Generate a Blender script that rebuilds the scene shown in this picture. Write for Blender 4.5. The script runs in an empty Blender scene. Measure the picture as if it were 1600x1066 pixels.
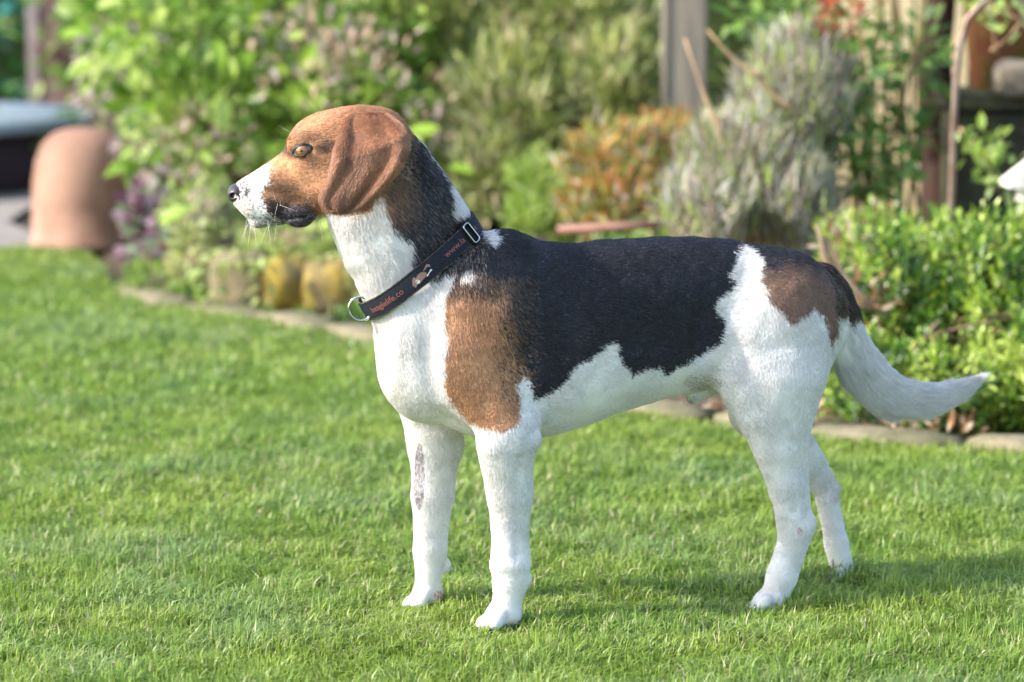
import bpy, bmesh, math, random, time
import numpy as np
from mathutils import Vector, Matrix

T0 = time.time()
R = math.radians
rng = np.random.default_rng(7)
random.seed(7)
FUR = 1.0
GRASS = 1.0

# ---------------------------------------------------------------- camera, sky, sun, exposure
scene = bpy.context.scene
CAM_H, FPX, PITCH = 0.81, 4444.4, math.atan((533 + 60) / 4444.4)
cam_data = bpy.data.cameras.new('camera')
cam_data.lens = 100; cam_data.sensor_width = 36; cam_data.clip_start = 0.05; cam_data.clip_end = 400
cam_data.dof.use_dof = True; cam_data.dof.focus_distance = 3.45; cam_data.dof.aperture_fstop = 4.0
cam_data.dof.aperture_blades = 9
cam = bpy.data.objects.new('camera', cam_data)
cam.location = (0, 0, CAM_H); cam.rotation_euler = (R(90) - PITCH, 0, 0)
scene.collection.objects.link(cam); scene.camera = cam

SUN_DIR = Vector((-0.88, -0.23, 0.64)).normalized()          # towards the sun
sun_el = math.asin(SUN_DIR.z); sun_az = math.atan2(SUN_DIR.x, SUN_DIR.y)
world = bpy.data.worlds.new('World'); scene.world = world; world.use_nodes = True
wn = world.node_tree; bg = wn.nodes['Background']
sky = wn.nodes.new('ShaderNodeTexSky'); sky.sky_type = 'NISHITA'; sky.sun_disc = False
sky.sun_elevation = sun_el; sky.sun_rotation = sun_az
sky.air_density = 1.0; sky.dust_density = 1.6; sky.ozone_density = 1.0
wn.links.new(sky.outputs[0], bg.inputs[0]); bg.inputs[1].default_value = 0.15
sun_data = bpy.data.lights.new('sun', 'SUN'); sun_data.energy = 2.5; sun_data.angle = R(1.8)
sun_data.color = (1.0, 0.93, 0.82)
sun = bpy.data.objects.new('sun', sun_data)
sun.rotation_euler = SUN_DIR.to_track_quat('Z', 'Y').to_euler()
sun.location = (-4, -2, 6); scene.collection.objects.link(sun)
scene.view_settings.view_transform = 'Standard'; scene.view_settings.look = 'None'
scene.view_settings.exposure = 1.60; scene.view_settings.gamma = 1.0
scene.view_settings.use_curve_mapping = False
scene.render.engine = 'CYCLES'
scene.cycles.use_denoising = True
scene.cycles.max_bounces = 8; scene.cycles.diffuse_bounces = 4; scene.cycles.transmission_bounces = 6
scene.cycles.transparent_max_bounces = 8
scene.cycles.sample_clamp_indirect = 6
scene.cycles_curves.shape = 'RIBBONS'

# ---------------------------------------------------------------- helpers
def ray(px, py):
    x = (px - 800) / FPX; y = -(py - 533) / FPX
    c, s = math.cos(PITCH), math.sin(PITCH)
    return np.array((x, c + y * s, -s + y * c))
CAMP = np.array((0, 0, CAM_H))
def at(px, py, Y):                       # the point of the place seen at this pixel, Y metres away
    d = ray(px, py); return CAMP + d * (Y / d[1])
def ground(px, py, z=0.0):
    d = ray(px, py); return CAMP + d * ((z - CAM_H) / d[2])

def project(p):                          # (n,3) world -> photo pixels
    q = p - CAMP; c, s = math.cos(PITCH), math.sin(PITCH)
    depth = q[:, 1] * c - q[:, 2] * s; up = q[:, 1] * s + q[:, 2] * c
    return np.stack((800 + FPX * q[:, 0] / depth, 533 - FPX * up / depth), 1)

def link(o, parent=None):
    scene.collection.objects.link(o)
    if parent is not None: o.parent = parent
    return o
def tag(o, label=None, cat=None, group=None, kind=None):
    if label: o['label'] = label
    if cat: o['category'] = cat
    if group: o['group'] = group
    if kind: o['kind'] = kind
    return o
def empty(name, loc, rz=0.0, **k):
    o = bpy.data.objects.new(name, None); o.location = loc; o.rotation_euler = (0, 0, rz)
    o.empty_display_size = 0.05
    link(o); tag(o, **k); return o

def mesh_np(name, V, F, mat=None, parent=None, smooth=True, colors=None, attr='col', mat_index=None):
    """V (n,3), F (m,k) all faces with k corners (or a list of such arrays)"""
    me = bpy.data.meshes.new(name)
    Fs = F if isinstance(F, list) and isinstance(F[0], np.ndarray) else [np.array(F)]
    Fs = [np.asarray(f, dtype=np.int32) for f in Fs if len(f)]
    V = np.asarray(V, dtype=np.float32)
    me.vertices.add(len(V)); me.vertices.foreach_set('co', V.ravel())
    nl = sum(f.size for f in Fs); nf = sum(len(f) for f in Fs)
    me.loops.add(nl); me.loops.foreach_set('vertex_index', np.concatenate([f.ravel() for f in Fs]))
    me.polygons.add(nf)
    starts = []; off = 0
    for f in Fs:
        starts.append(off + np.arange(len(f)) * f.shape[1]); off += f.size
    me.polygons.foreach_set('loop_start', np.concatenate(starts).astype(np.int32))
    me.polygons.foreach_set('use_smooth', np.full(nf, smooth))
    me.update(calc_edges=True)
    if colors is not None:
        a = me.attributes.new(attr, 'FLOAT_COLOR', 'POINT')
        c = np.ones((len(V), 4), dtype=np.float32); c[:, :3] = colors
        a.data.foreach_set('color', c.ravel())
    for m in (mat if isinstance(mat, (list, tuple)) else [mat]):
        if m: me.materials.append(m)
    if mat_index is not None: me.polygons.foreach_set('material_index', np.asarray(mat_index, dtype=np.int32))
    o = bpy.data.objects.new(name, me); link(o, parent)
    return o

def srgb(r, g, b):
    f = lambda c: (c / 255 / 12.92) if c / 255 <= 0.04045 else ((c / 255 + 0.055) / 1.055) ** 2.4
    return (f(r), f(g), f(b))

class MB:
    """collects simple solids into one mesh"""
    def __init__(s): s.v = []; s.f = {3: [], 4: []}; s.n = 0; s.c = []
    def add(s, V, F, col=None):
        V = np.asarray(V, float)
        for f in F: s.f.setdefault(len(f), []).append([i + s.n for i in f])
        s.v.append(V); s.n += len(V)
        s.c.append(np.tile(col if col is not None else (1, 1, 1), (len(V), 1)))
        return s
    def box(s, c, d, rz=0.0, col=None, rx=0.0):
        x, y, z = np.array(d) / 2
        V = np.array([(a * x, b * y, e * z) for a in (-1, 1) for b in (-1, 1) for e in (-1, 1)])
        if rx: V = V @ np.array(Matrix.Rotation(rx, 3, 'X')).T
        if rz: V = V @ np.array(Matrix.Rotation(rz, 3, 'Z')).T
        return s.add(V + np.array(c), [(0, 1, 3, 2), (4, 6, 7, 5), (0, 4, 5, 1), (2, 3, 7, 6), (0, 2, 6, 4), (1, 5, 7, 3)], col)
    def tube(s, pts, rad, n=8, col=None, cap=True):
        pts = np.asarray(pts, float); m = len(pts)
        rad = np.full(m, rad) if np.isscalar(rad) else np.asarray(rad, float)
        t = np.gradient(pts, axis=0); t /= np.linalg.norm(t, axis=1)[:, None] + 1e-12
        ref = np.array((0, 0, 1.0)) if abs(t[0, 2]) < 0.9 else np.array((1.0, 0, 0))
        V = []
        nrm = np.cross(t[0], ref); nrm /= np.linalg.norm(nrm)
        for i in range(m):
            nrm = nrm - t[i] * nrm.dot(t[i]); nrm /= np.linalg.norm(nrm)
            b = np.cross(t[i], nrm)
            for k in range(n):
                a = 2 * math.pi * k / n
                V.append(pts[i] + rad[i] * (math.cos(a) * nrm + math.sin(a) * b))
        F = [(i * n + k, i * n + (k + 1) % n, (i + 1) * n + (k + 1) % n, (i + 1) * n + k) for i in range(m - 1) for k in range(n)]
        s.add(V, F, col)
        if cap:
            s.f.setdefault(n, []).append([s.n - n + k for k in range(n)])
            s.f.setdefault(n, []).append([s.n - n * m + k for k in reversed(range(n))])
        return s
    def lathe(s, prof, n=24, c=(0, 0, 0), col=None):
        V = [(c[0] + r * math.cos(2 * math.pi * k / n), c[1] + r * math.sin(2 * math.pi * k / n), c[2] + z) for r, z in prof for k in range(n)]
        F = [(i * n + k, i * n + (k + 1) % n, (i + 1) * n + (k + 1) % n, (i + 1) * n + k) for i in range(len(prof) - 1) for k in range(n)]
        return s.add(V, F, col)
    def build(s, name, mat, parent=None, smooth=False, bevel=0):
        V = np.concatenate(s.v)
        o = mesh_np(name, V, [np.array(f) for k, f in s.f.items() if f], mat, parent, smooth, np.concatenate(s.c))
        if bevel:
            b = o.modifiers.new('b', 'BEVEL'); b.width = bevel; b.segments = 2
        return o

def vnoise(p, seed=0):
    """cheap smooth value noise, p (n,3) in cells -> (n,) -1..1"""
    p = np.asarray(p, dtype=np.float64); i = np.floor(p).astype(np.int64); f = p - i; f = f * f * (3 - 2 * f)
    def h(ix, iy, iz):
        n = (ix * 374761393 + iy * 668265263 + iz * 2147483647 + seed * 144665) & 0xffffffff
        n = ((n ^ (n >> 13)) * 1274126177) & 0xffffffff
        n = ((n ^ (n >> 16)) * 2246822519) & 0xffffffff
        return (n & 0xffff) / 32767.5 - 1
    r = 0
    for a in (0, 1):
        for b in (0, 1):
            for c in (0, 1):
                w = (f[:, 0] if a else 1 - f[:, 0]) * (f[:, 1] if b else 1 - f[:, 1]) * (f[:, 2] if c else 1 - f[:, 2])
                r = r + w * h(i[:, 0] + a, i[:, 1] + b, i[:, 2] + c)
    return r

# ---------------------------------------------------------------- material helpers
def new_mat(name):
    m = bpy.data.materials.new(name); m.use_nodes = True
    nt = m.node_tree; return m, nt, nt.nodes['Principled BSDF'], nt.nodes['Material Output']
def mat_attr(name, rough=0.6, spec=0.3, trans=0.0, attr='col', noise=0.0, nscale=40, bump=0.0, bscale=80, coat=0.0):
    """base colour from the attribute, optional fine noise, bump and light passing through (leaves)"""
    m, nt, p, out = new_mat(name)
    a = nt.nodes.new('ShaderNodeAttribute'); a.attribute_name = attr
    col = a.outputs['Color']
    if noise:
        tc = nt.nodes.new('ShaderNodeTexCoord'); n = nt.nodes.new('ShaderNodeTexNoise'); n.inputs['Scale'].default_value = nscale
        n.inputs['Detail'].default_value = 6
        nt.links.new(tc.outputs['Object'], n.inputs['Vector'])
        mr = nt.nodes.new('ShaderNodeMapRange'); mr.inputs['From Min'].default_value = .25; mr.inputs['From Max'].default_value = .75
        mr.inputs['To Min'].default_value = 1 - noise; mr.inputs['To Max'].default_value = 1 + noise
        nt.links.new(n.outputs['Fac'], mr.inputs['Value'])
        mx = nt.nodes.new('ShaderNodeVectorMath'); mx.operation = 'SCALE'
        nt.links.new(col, mx.inputs[0]); nt.links.new(mr.outputs[0], mx.inputs['Scale']); col = mx.outputs[0]
    nt.links.new(col, p.inputs['Base Color'])
    p.inputs['Roughness'].default_value = rough; p.inputs['Specular IOR Level'].default_value = spec
    p.inputs['Coat Weight'].default_value = coat
    if bump:
        tc2 = nt.nodes.new('ShaderNodeTexCoord'); n2 = nt.nodes.new('ShaderNodeTexNoise'); n2.inputs['Scale'].default_value = bscale; n2.inputs['Detail'].default_value = 8
        nt.links.new(tc2.outputs['Object'], n2.inputs['Vector'])
        b = nt.nodes.new('ShaderNodeBump'); b.inputs['Strength'].default_value = bump; b.inputs['Distance'].default_value = 0.01
        nt.links.new(n2.outputs['Fac'], b.inputs['Height']); nt.links.new(b.outputs[0], p.inputs['Normal'])
    if trans:
        t = nt.nodes.new('ShaderNodeBsdfTranslucent'); nt.links.new(col, t.inputs['Color'])
        mixs = nt.nodes.new('ShaderNodeMixShader'); mixs.inputs[0].default_value = trans
        nt.links.new(p.outputs[0], mixs.inputs[1]); nt.links.new(t.outputs[0], mixs.inputs[2])
        nt.links.new(mixs.outputs[0], out.inputs['Surface'])
    return m
def mat_flat(name, c1, c2=None, scale=20, rough=0.7, spec=0.3, metal=0.0, bump=0.0, bscale=60, stretch=(1, 1, 1), detail=6):
    m, nt, p, out = new_mat(name)
    p.inputs['Roughness'].default_value = rough; p.inputs['Specular IOR Level'].default_value = spec; p.inputs['Metallic'].default_value = metal
    tc = nt.nodes.new('ShaderNodeTexCoord'); mp = nt.nodes.new('ShaderNodeMapping'); mp.inputs['Scale'].default_value = stretch
    nt.links.new(tc.outputs['Object'], mp.inputs['Vector'])
    if c2 is not None:
        n = nt.nodes.new('ShaderNodeTexNoise'); n.inputs['Scale'].default_value = scale; n.inputs['Detail'].default_value = detail
        nt.links.new(mp.outputs[0], n.inputs['Vector'])
        r = nt.nodes.new('ShaderNodeValToRGB'); r.color_ramp.elements[0].position = .35; r.color_ramp.elements[1].position = .65
        r.color_ramp.elements[0].color = (*c1, 1); r.color_ramp.elements[1].color = (*c2, 1)
        nt.links.new(n.outputs['Fac'], r.inputs[0]); nt.links.new(r.outputs[0], p.inputs['Base Color'])
    else: p.inputs['Base Color'].default_value = (*c1, 1)
    if bump:
        n2 = nt.nodes.new('ShaderNodeTexNoise'); n2.inputs['Scale'].default_value = bscale; n2.inputs['Detail'].default_value = 8
        nt.links.new(mp.outputs[0], n2.inputs['Vector'])
        b = nt.nodes.new('ShaderNodeBump'); b.inputs['Strength'].default_value = bump; b.inputs['Distance'].default_value = 0.01
        nt.links.new(n2.outputs['Fac'], b.inputs['Height']); nt.links.new(b.outputs[0], p.inputs['Normal'])
    return m
# ---------------------------------------------------------------- ground, lawn, edging
EDGE_PX = [(2300, 830), (1900, 762), (1600, 716), (1440, 704), (1280, 692), (1100, 668), (940, 648), (760, 596), (570, 540), (400, 507), (290, 489), (205, 474), (176, 455), (160, 425), (140, 398), (60, 393), (-60, 391), (-400, 389)]
EDGE = np.array([ground(*p)[:2] for p in EDGE_PX])
def poly_in(poly, x, y):
    r = np.zeros(len(x), bool); j = len(poly) - 1
    for i in range(len(poly)):
        xi, yi, xj, yj = *poly[i], *poly[j]
        c = ((yi > y) != (yj > y)) & (x < (xj - xi) * (y - yi) / (yj - yi + 1e-12) + xi); r ^= c; j = i
    return r
LAWN = np.concatenate((EDGE, np.array([(-6, 7.9), (-8, -3), (8, -3), (6.0, 3.3)])))
def hgt(x, y): return .012 * vnoise(np.stack((x / .9, y / .9, 0 * x), 1), 61)
m_soil = mat_flat('soil', (.070, .050, .032), (.11, .085, .055), 30, rough=.95, bump=.8, bscale=40)
m_lawn = mat_flat('turf_base', (.060, .110, .020), (.095, .150, .032), 25, rough=.95, bump=.6, bscale=90)
mesh_np('ground', [(-150, -40, -.03), (150, -40, -.03), (150, 260, -.03), (-150, 260, -.03)], [(0, 1, 2, 3)], m_soil)['kind'] = 'structure'
bm = bmesh.new()
vs = [bm.verts.new((p[0], p[1], 0)) for p in LAWN]; f = bm.faces.new(vs); f.normal_update()
if f.normal.z < 0: f.normal_flip()
me = bpy.data.meshes.new('lawn'); bm.to_mesh(me); bm.free(); me.materials.append(m_lawn); lo_ = link(bpy.data.objects.new('lawn', me)); lo_['kind'] = 'structure'; lo_.location.z = -.004
# planting bed and pale paving behind
bedpts = np.concatenate((EDGE[:14], [(-2.2, 16), (12, 16), (12, 2.0)]))
mesh_np('planting_bed', [(x, y, -.012) for x, y in bedpts], [list(range(len(bedpts)))], m_soil)['kind'] = 'structure'
m_pave = mat_flat('paving', srgb(150, 142, 134), srgb(120, 114, 108), 8, rough=.9, bump=.3)
b0 = [tuple(EDGE[14]), tuple(EDGE[15]), tuple(EDGE[16]), tuple(EDGE[17]), (-8, 8.2), (-8, 16), (-1.9, 16), (-1.6, 9)]
mesh_np('gravel_patio', [(x, y, -.008) for x, y in b0], [list(range(len(b0)))], m_pave)['kind'] = 'structure'

# grass blades: one mass nobody could count
def make_grass(bands):
    VV, FF3, CC = [], [], []; off = 0
    for (y0, y1, dens, wd, hh) in bands:
        xm = .20 * y1 + .65; n = int(dens * (y1 - y0) * 2 * xm * GRASS)
        x = rng.uniform(-xm, xm, n); y = rng.uniform(y0, y1, n); k = (np.abs(x) < .195 * y + .62) & poly_in(LAWN, x, y)
        x, y = x[k], y[k]; n = len(x); q = np.stack((x, y, 0 * x), 1)
        tuft = vnoise(q / .045, 71); patch = vnoise(q / .16, 72); big = vnoise(q / .5, 73); hue = vnoise(q / .11, 74)
        h = hh * (.55 + .55 * rng.random(n)) * (1 + .28 * tuft + .15 * patch); h *= np.where(rng.random(n) < .04, 1.35, 1)
        for px_, py_ in ((782, 978), (660, 946), (1200, 955), (1316, 916)): gp = ground(px_, py_); h *= 1 - .38 * np.exp(-(np.hypot(x - gp[0] + .03, y - gp[1] + .035) / .065) ** 4)
        la = vnoise(q / .07, 75) * 3.1 + vnoise(q / .022, 76) * 2.2 + rng.normal(0, 1.3, n); lean = np.clip(.58 + .30 * vnoise(q / .05, 77) + rng.normal(0, .36, n), .02, 1.5)
        d = np.stack((np.cos(la), np.sin(la)), 1) * lean[:, None]
        wa = la + math.pi / 2 + rng.normal(0, .5, n); w = wd * (.6 + .8 * rng.random(n)); wv = np.stack((np.cos(wa), np.sin(wa)), 1) * w[:, None] / 2
        z = np.zeros(n); P0 = np.stack((x, y, z - .004), 1); W3 = np.stack((wv[:, 0], wv[:, 1], z), 1)
        mid = P0 + np.stack((d[:, 0] * h * .42, d[:, 1] * h * .42, h * .60), 1)
        tip = P0 + np.stack((d[:, 0] * h * 1.25, d[:, 1] * h * 1.25, h * np.clip(1.08 - .45 * lean, .35, 1)), 1)
        V = np.stack((P0 - W3 * .8, P0 + W3 * .8, mid - W3, mid + W3, tip), 1).reshape(-1, 3); b = np.arange(n)[:, None] * 5 + off
        FF3.append(np.concatenate((b + [0, 1, 3], b + [0, 3, 2], b + [2, 3, 4]))); VV.append(V); off += 5 * n
        c1, c2, c3, c4 = np.array((.185, .300, .050)), np.array((.300, .400, .072)), np.array((.240, .345, .190)), np.array((.55, .50, .30))
        t = np.clip(.5 + .5 * hue + .5 * (rng.random(n) - .5), 0, 1)[:, None]; c = c1 * (1 - t) + c2 * t
        t2 = np.clip(patch * .4 - .02 + .5 * (rng.random(n) - .5), 0, .85)[:, None]; c = c * (1 - t2) + c3 * t2  # blue-green patches paint a sky sheen into the blade colour
        s = (rng.random(n) < .022 + .03 * (big > .25))[:, None]; c = np.where(s, c4, c) * (.8 + .4 * rng.random(n))[:, None]
        CC.append(np.repeat(c, 5, axis=0))
    o = mesh_np('grass', np.concatenate(VV), np.concatenate(FF3), m_grass, None, True, np.concatenate(CC)); return o
m_grass = mat_attr('grass_blade', rough=.42, spec=.45, trans=.42)
gr = make_grass([(2.55, 4.0, 72000, .0019, .027), (4.0, 5.2, 38000, .0026, .030), (5.2, 8.4, 13000, .0048, .032)])
gr['kind'] = 'stuff'; tag(gr, 'short bright green lawn grass around the dog', 'grass')
print('grass', len(gr.data.polygons), round(time.time() - T0, 1))

# stone edging between lawn and bed
m_edge = mat_flat('edging_stone', srgb(134, 124, 100), srgb(100, 98, 72), 14, rough=.9, bump=.6, bscale=50)
def rock(name, c, r, mat, parent, seed, sub=2, rz=0, flat=0):
    bm = bmesh.new(); bmesh.ops.create_icosphere(bm, subdivisions=sub, radius=1)
    V = np.array([v.co for v in bm.verts]); F = np.array([[v.index for v in f.verts] for f in bm.faces]); bm.free()
    V = V / (np.abs(V) ** (5 if flat else 4)).sum(1)[:, None] ** (.2 if flat else .25) * .9 + V * .12
    if flat: V = V + .20 * np.stack([vnoise(V * 1.1 + seed * 3.1, seed + 20 + k) for k in range(3)], 1) + .05 * np.stack([vnoise(V * 4 + seed, seed + 30 + k) for k in range(3)], 1)
    V *= (1 + .13 * vnoise(V * 1.3 + seed * 7.7, seed) + .06 * vnoise(V * 3 + seed, seed + 1))[:, None]
    V = V * np.array(r); V = V @ np.array(Matrix.Rotation(rz, 3, 'Z')).T
    o = mesh_np(name, V, F, mat, parent, True); o.location = c; return o
edging = empty('stone_edging', (EDGE[6][0], EDGE[6][1], 0), label='low edging of flat tan stones between the lawn and the planting bed', cat='edging')
seg = EDGE[1:13]; s_ = np.concatenate(([0], np.cumsum(np.linalg.norm(np.diff(seg, axis=0), axis=1)))); pos = 0; k = 0; r3 = random.Random(3)
while pos < s_[-1] - .1:
    L = r3.uniform(.20, .34); m = pos + L / 2; p = np.array([np.interp(m, s_, seg[:, i]) for i in (0, 1)]); p2 = np.array([np.interp(m + .05, s_, seg[:, i]) for i in (0, 1)]); d = p2 - p
    nrm = np.array((d[1], -d[0])); nrm = nrm / np.linalg.norm(nrm); nrm *= np.sign(nrm[1]) if abs(nrm[1]) > 1e-6 else 1
    c = p + nrm * .055
    rock('edging_stone', (c[0] - EDGE[6][0], c[1] - EDGE[6][1], .006 + r3.uniform(-.004, .004)), (L / 2 - .006, .058, .020), m_edge, edging, k + 11, 2, math.atan2(d[1], d[0]))
    pos += L; k += 1
# ---------------------------------------------------------------- plants
m_leaf = mat_attr('leaf', rough=.42, spec=.4, trans=.42)
m_leaf_matt = mat_attr('matt_leaf', rough=.7, spec=.2, trans=.35)
m_bark = mat_flat('bark', srgb(112, 92, 74), srgb(78, 62, 50), 30, rough=.9, bump=.8, bscale=50, stretch=(1, 1, .25))
m_stem = mat_flat('green_stem', srgb(110, 118, 66), srgb(128, 100, 70), 12, rough=.7)
m_dry = mat_flat('dry_stem', srgb(190, 158, 122), srgb(150, 120, 92), 12, rough=.8)
def frame_from(dirs, ups):
    d = dirs / (np.linalg.norm(dirs, axis=1)[:, None] + 1e-9); s = np.cross(d, ups); s /= np.linalg.norm(s, axis=1)[:, None] + 1e-9; return d, s, np.cross(s, d)
TPL = {'oval': ([(0, 0, 0), (.25, .34, .07), (.62, .42, .05), (1, 0, -.10), (.62, -.42, .05), (.25, -.34, .07), (.5, 0, -.02)], [(0, 6, 2, 1), (6, 3, 2, 2)][:1]),}
TV = np.array([(0, 0, 0), (.28, .36, .06), (.66, .36, .03), (1, 0, -.12), (.66, -.36, .03), (.28, -.36, .06), (.48, 0, -.03)]); TF = np.array([(0, 6, 1), (6, 2, 1), (6, 3, 2), (6, 4, 3), (6, 5, 4), (0, 5, 6)])
NV4 = np.array([(0, -.5, 0), (0, .5, 0), (.55, .42, .05), (1, 0, -.05), (.55, -.42, .05)]); NF4 = np.array([(0, 1, 2), (0, 2, 4), (4, 2, 3)])
def leaf_arrays(pos, dirs, ups, L, W, col, thin=False):
    d, s, u = frame_from(dirs, ups); TVv, TFf = (NV4, NF4) if thin else (TV, TF); n = len(pos)
    V = pos[:, None] + (d[:, None] * TVv[None, :, 0:1]) * L[:, None, None] + s[:, None] * TVv[None, :, 1:2] * W[:, None, None] + u[:, None] * TVv[None, :, 2:3] * L[:, None, None]
    F = (np.arange(n)[:, None, None] * len(TVv) + TFf[None]).reshape(-1, 3); return V.reshape(-1, 3), F, np.repeat(col, len(TVv), axis=0)
def blob_points(blobs, n, shell=.45, seed=1):
    """blobs: (cx,cy,cz, rx,ry,rz); points thick towards the outside, with gaps"""
    vol = np.array([b[3] * b[4] + b[4] * b[5] + b[3] * b[5] for b in blobs]); w = vol / vol.sum(); bi = rng.choice(len(blobs), n, p=w)
    B = np.array(blobs)[bi]; q = rng.normal(0, 1, (n, 3)); q /= np.linalg.norm(q, axis=1)[:, None]
    q[:, 1] = np.where(rng.random(n) < .6, -np.abs(q[:, 1]), q[:, 1])
    r = 1 - shell * rng.random(n) ** 1.6; lump = 1 + .20 * vnoise(q * 2.2 + bi[:, None] * 3.3, seed) + .12 * vnoise(q * 5 + bi[:, None], seed + 1)
    p = B[:, :3] + B[:, 3:] * q * (r * lump)[:, None]; out = q / B[:, 3:]; out /= np.linalg.norm(out, axis=1)[:, None]
    return p, out
def blob(px, py, Y, rx, ry, rd):                # ellipse seen at these pixels, Y metres away, rd its half depth
    c = at(px, py, Y); return (c[0], c[1], c[2], rx * Y / FPX, rd, ry * Y / FPX)
def mixcol(pal, n, jit=.25, key=None):
    pal = np.array(pal, float); k = rng.integers(0, len(pal), n) if key is None else np.clip((key * len(pal)).astype(int), 0, len(pal) - 1)
    return pal[k] * (1 + jit * (rng.random(n) * 2 - 1))[:, None]
def foliage(name, blobs, n, L, W, pal, parent, mat=None, upbias=.5, droop=0, thin=False, shell=.45, seed=1, spread=.6, zmin=.0, cell=.12, jit=.25):
    p, out = blob_points(blobs, n, shell, seed); k = p[:, 2] > zmin; p, out = p[k], out[k]; n = len(p)
    d = out * (1 - upbias) + np.array((0, 0, upbias)) + rng.normal(0, spread, (n, 3)) * .6 - np.array((0, 0, droop)); d /= np.linalg.norm(d, axis=1)[:, None]
    up = np.array((0, 0, 1.0)) + rng.normal(0, .45, (n, 3)) + np.array((-.2, -.35, 0)); key = np.clip(.5 + .5 * vnoise(p / cell, seed + 5) + rng.normal(0, .25, n), 0, .999)
    ll = L * (.6 + .8 * rng.random(n)); V, F, C = leaf_arrays(p, d, up, ll, ll * W, mixcol(pal, n, jit, key), thin)
    o = mesh_np(name, V - np.array(parent.location) if parent else V, F, mat or m_leaf, parent, True, C); o['kind'] = 'stuff'; return o
def stems(name, base, tips, r0, mat, parent, n=5, sag=.1, seed=0):
    rr = random.Random(seed); mb = MB(); base = np.array(base, float)
    for tp in tips:
        b = base + np.array((rr.uniform(-.06, .06), rr.uniform(-.05, .05), 0)); tp = np.array(tp, float); pts = []
        off = np.array((rr.uniform(-1, 1), rr.uniform(-1, 1), 0)) * np.linalg.norm(tp - b) * sag
        for k in range(n + 1):
            t = k / n; pts.append(b * (1 - t) + tp * t + off * math.sin(math.pi * t) + np.array((0, 0, np.linalg.norm(tp - b) * .08 * math.sin(math.pi * t))))
        mb.tube(np.array(pts) - np.array(parent.location), [r0 * (1 - .75 * k / n) for k in range(n + 1)], 6)
    o = mb.build(name, mat, parent, True); o['kind'] = 'stuff'; return o
def plant(name, px, Y, label, cat, group=None):
    g = at(px, 400, Y); return empty(name, (g[0], Y, 0), label=label, cat=cat, group=group)
def tips_of(blobs, n, seed=0):
    rr = random.Random(seed); o = []
    for _ in range(n):
        b = rr.choice(blobs); a = rr.uniform(0, 6.28); o.append((b[0] + b[3] * .7 * math.cos(a), b[1] + rr.uniform(-.6, .3) * b[4], b[2] + b[5] * .7 * math.sin(a)))
    return o
G = lambda *c: [np.array(srgb(*x)) for x in c]
LIME = G((118, 146, 56), (146, 172, 72), (168, 190, 92), (192, 208, 132)); MID = G((70, 106, 42), (90, 126, 52), (112, 146, 64), (140, 168, 92))
OLIVE = G((124, 134, 68), (146, 156, 84), (166, 172, 104), (186, 190, 138)); 
# A: the broad-leaved shrub behind the head
a_bl = [blob(430, 60, 7.9, 240, 170, .45), blob(330, 200, 7.6, 130, 120, .35), blob(560, 210, 7.6, 150, 120, .35), blob(250, 60, 7.7, 130, 90, .3), blob(640, 60, 8.0, 120, 160, .4)]
s = plant('leafy_shrub', 440, 7.9, 'tall broad-leaved yellow-green shrub behind the head of the dog', 'shrub')
stems('branches', (s.location.x, 7.9, 0), tips_of(a_bl, 26, 2), .014, m_bark, s, seed=2); foliage('foliage', a_bl, 3600, .058, .55, LIME + MID[2:], s, upbias=.25, droop=.25, shell=.6, seed=3, cell=.10)
foliage('dry_leaves', [blob(300, 240, 7.3, 110, 70, .2), blob(520, 90, 7.4, 150, 90, .3), blob(660, 220, 7.4, 70, 110, .2)], 420, .034, .5, G((176, 150, 128), (190, 172, 160), (150, 130, 96)), s, m_leaf_matt, seed=91, shell=.9)
lv_cols = [srgb(150, 184, 62), srgb(124, 160, 50), srgb(176, 196, 100), srgb(104, 140, 44)]; lv_me = []
for i, c in enumerate(lv_cols):
    V, F, C = leaf_arrays(np.zeros((1, 3)), np.array([(1.0, 0, 0)]), np.array([(0, 0, 1.0)]), np.array([1.0]), np.array([.56]), np.array([c])); o = mesh_np('leaf', V, F, m_leaf, None, True, C); lv_me.append(o.data); bpy.data.objects.remove(o)
def big_leaves(root, blobs, n, L, seed, extra=()):
    rr = random.Random(seed); pp, out = blob_points(blobs, n, .12, seed); spots = [(p, o_, L * rr.uniform(.7, 1.25), None) for p, o_ in zip(pp, out) if p[2] > .05 and o_[1] < .4]
    for (px, py, Y, ang, LL) in extra: spots.append((at(px, py, Y), np.array((math.cos(R(ang)), -.25, math.sin(R(ang)))), LL, 1))
    for p, o_, LL, f in spots:
        d = Vector(o_) + (Vector((rr.uniform(-.5, .5), rr.uniform(-.4, .2), rr.uniform(-.8, .2))) if f is None else Vector((0, 0, 0))); d.normalize()
        up = Vector((rr.uniform(-.5, .3), -.75, rr.uniform(.2, 1.0))); y = up.cross(d).normalized(); z = d.cross(y)
        M = Matrix((d, y, z)).transposed().to_4x4(); ob = bpy.data.objects.new('leaf', rr.choice(lv_me) if f is None else lv_me[rr.choice((0, 2))])
        ob.matrix_world = Matrix.Translation(Vector(p) - root.location) @ M @ Matrix.Scale(LL, 4); link(ob, root)
big_leaves(s, a_bl, 210, .088, 4, [(92, 55, 7.2, 8, .085), (120, 28, 7.2, -50, .065), (150, 12, 7.3, 20, .07), (338, 60, 7.2, -80, .085), (470, 110, 7.3, 60, .09), (345, 150, 7.2, -85, .10), (246, 350, 6.9, 30, .10), (180, 42, 7.2, -30, .05), (640, 205, 7.0, 10, .08), (700, 260, 6.9, -10, .07)])
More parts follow.
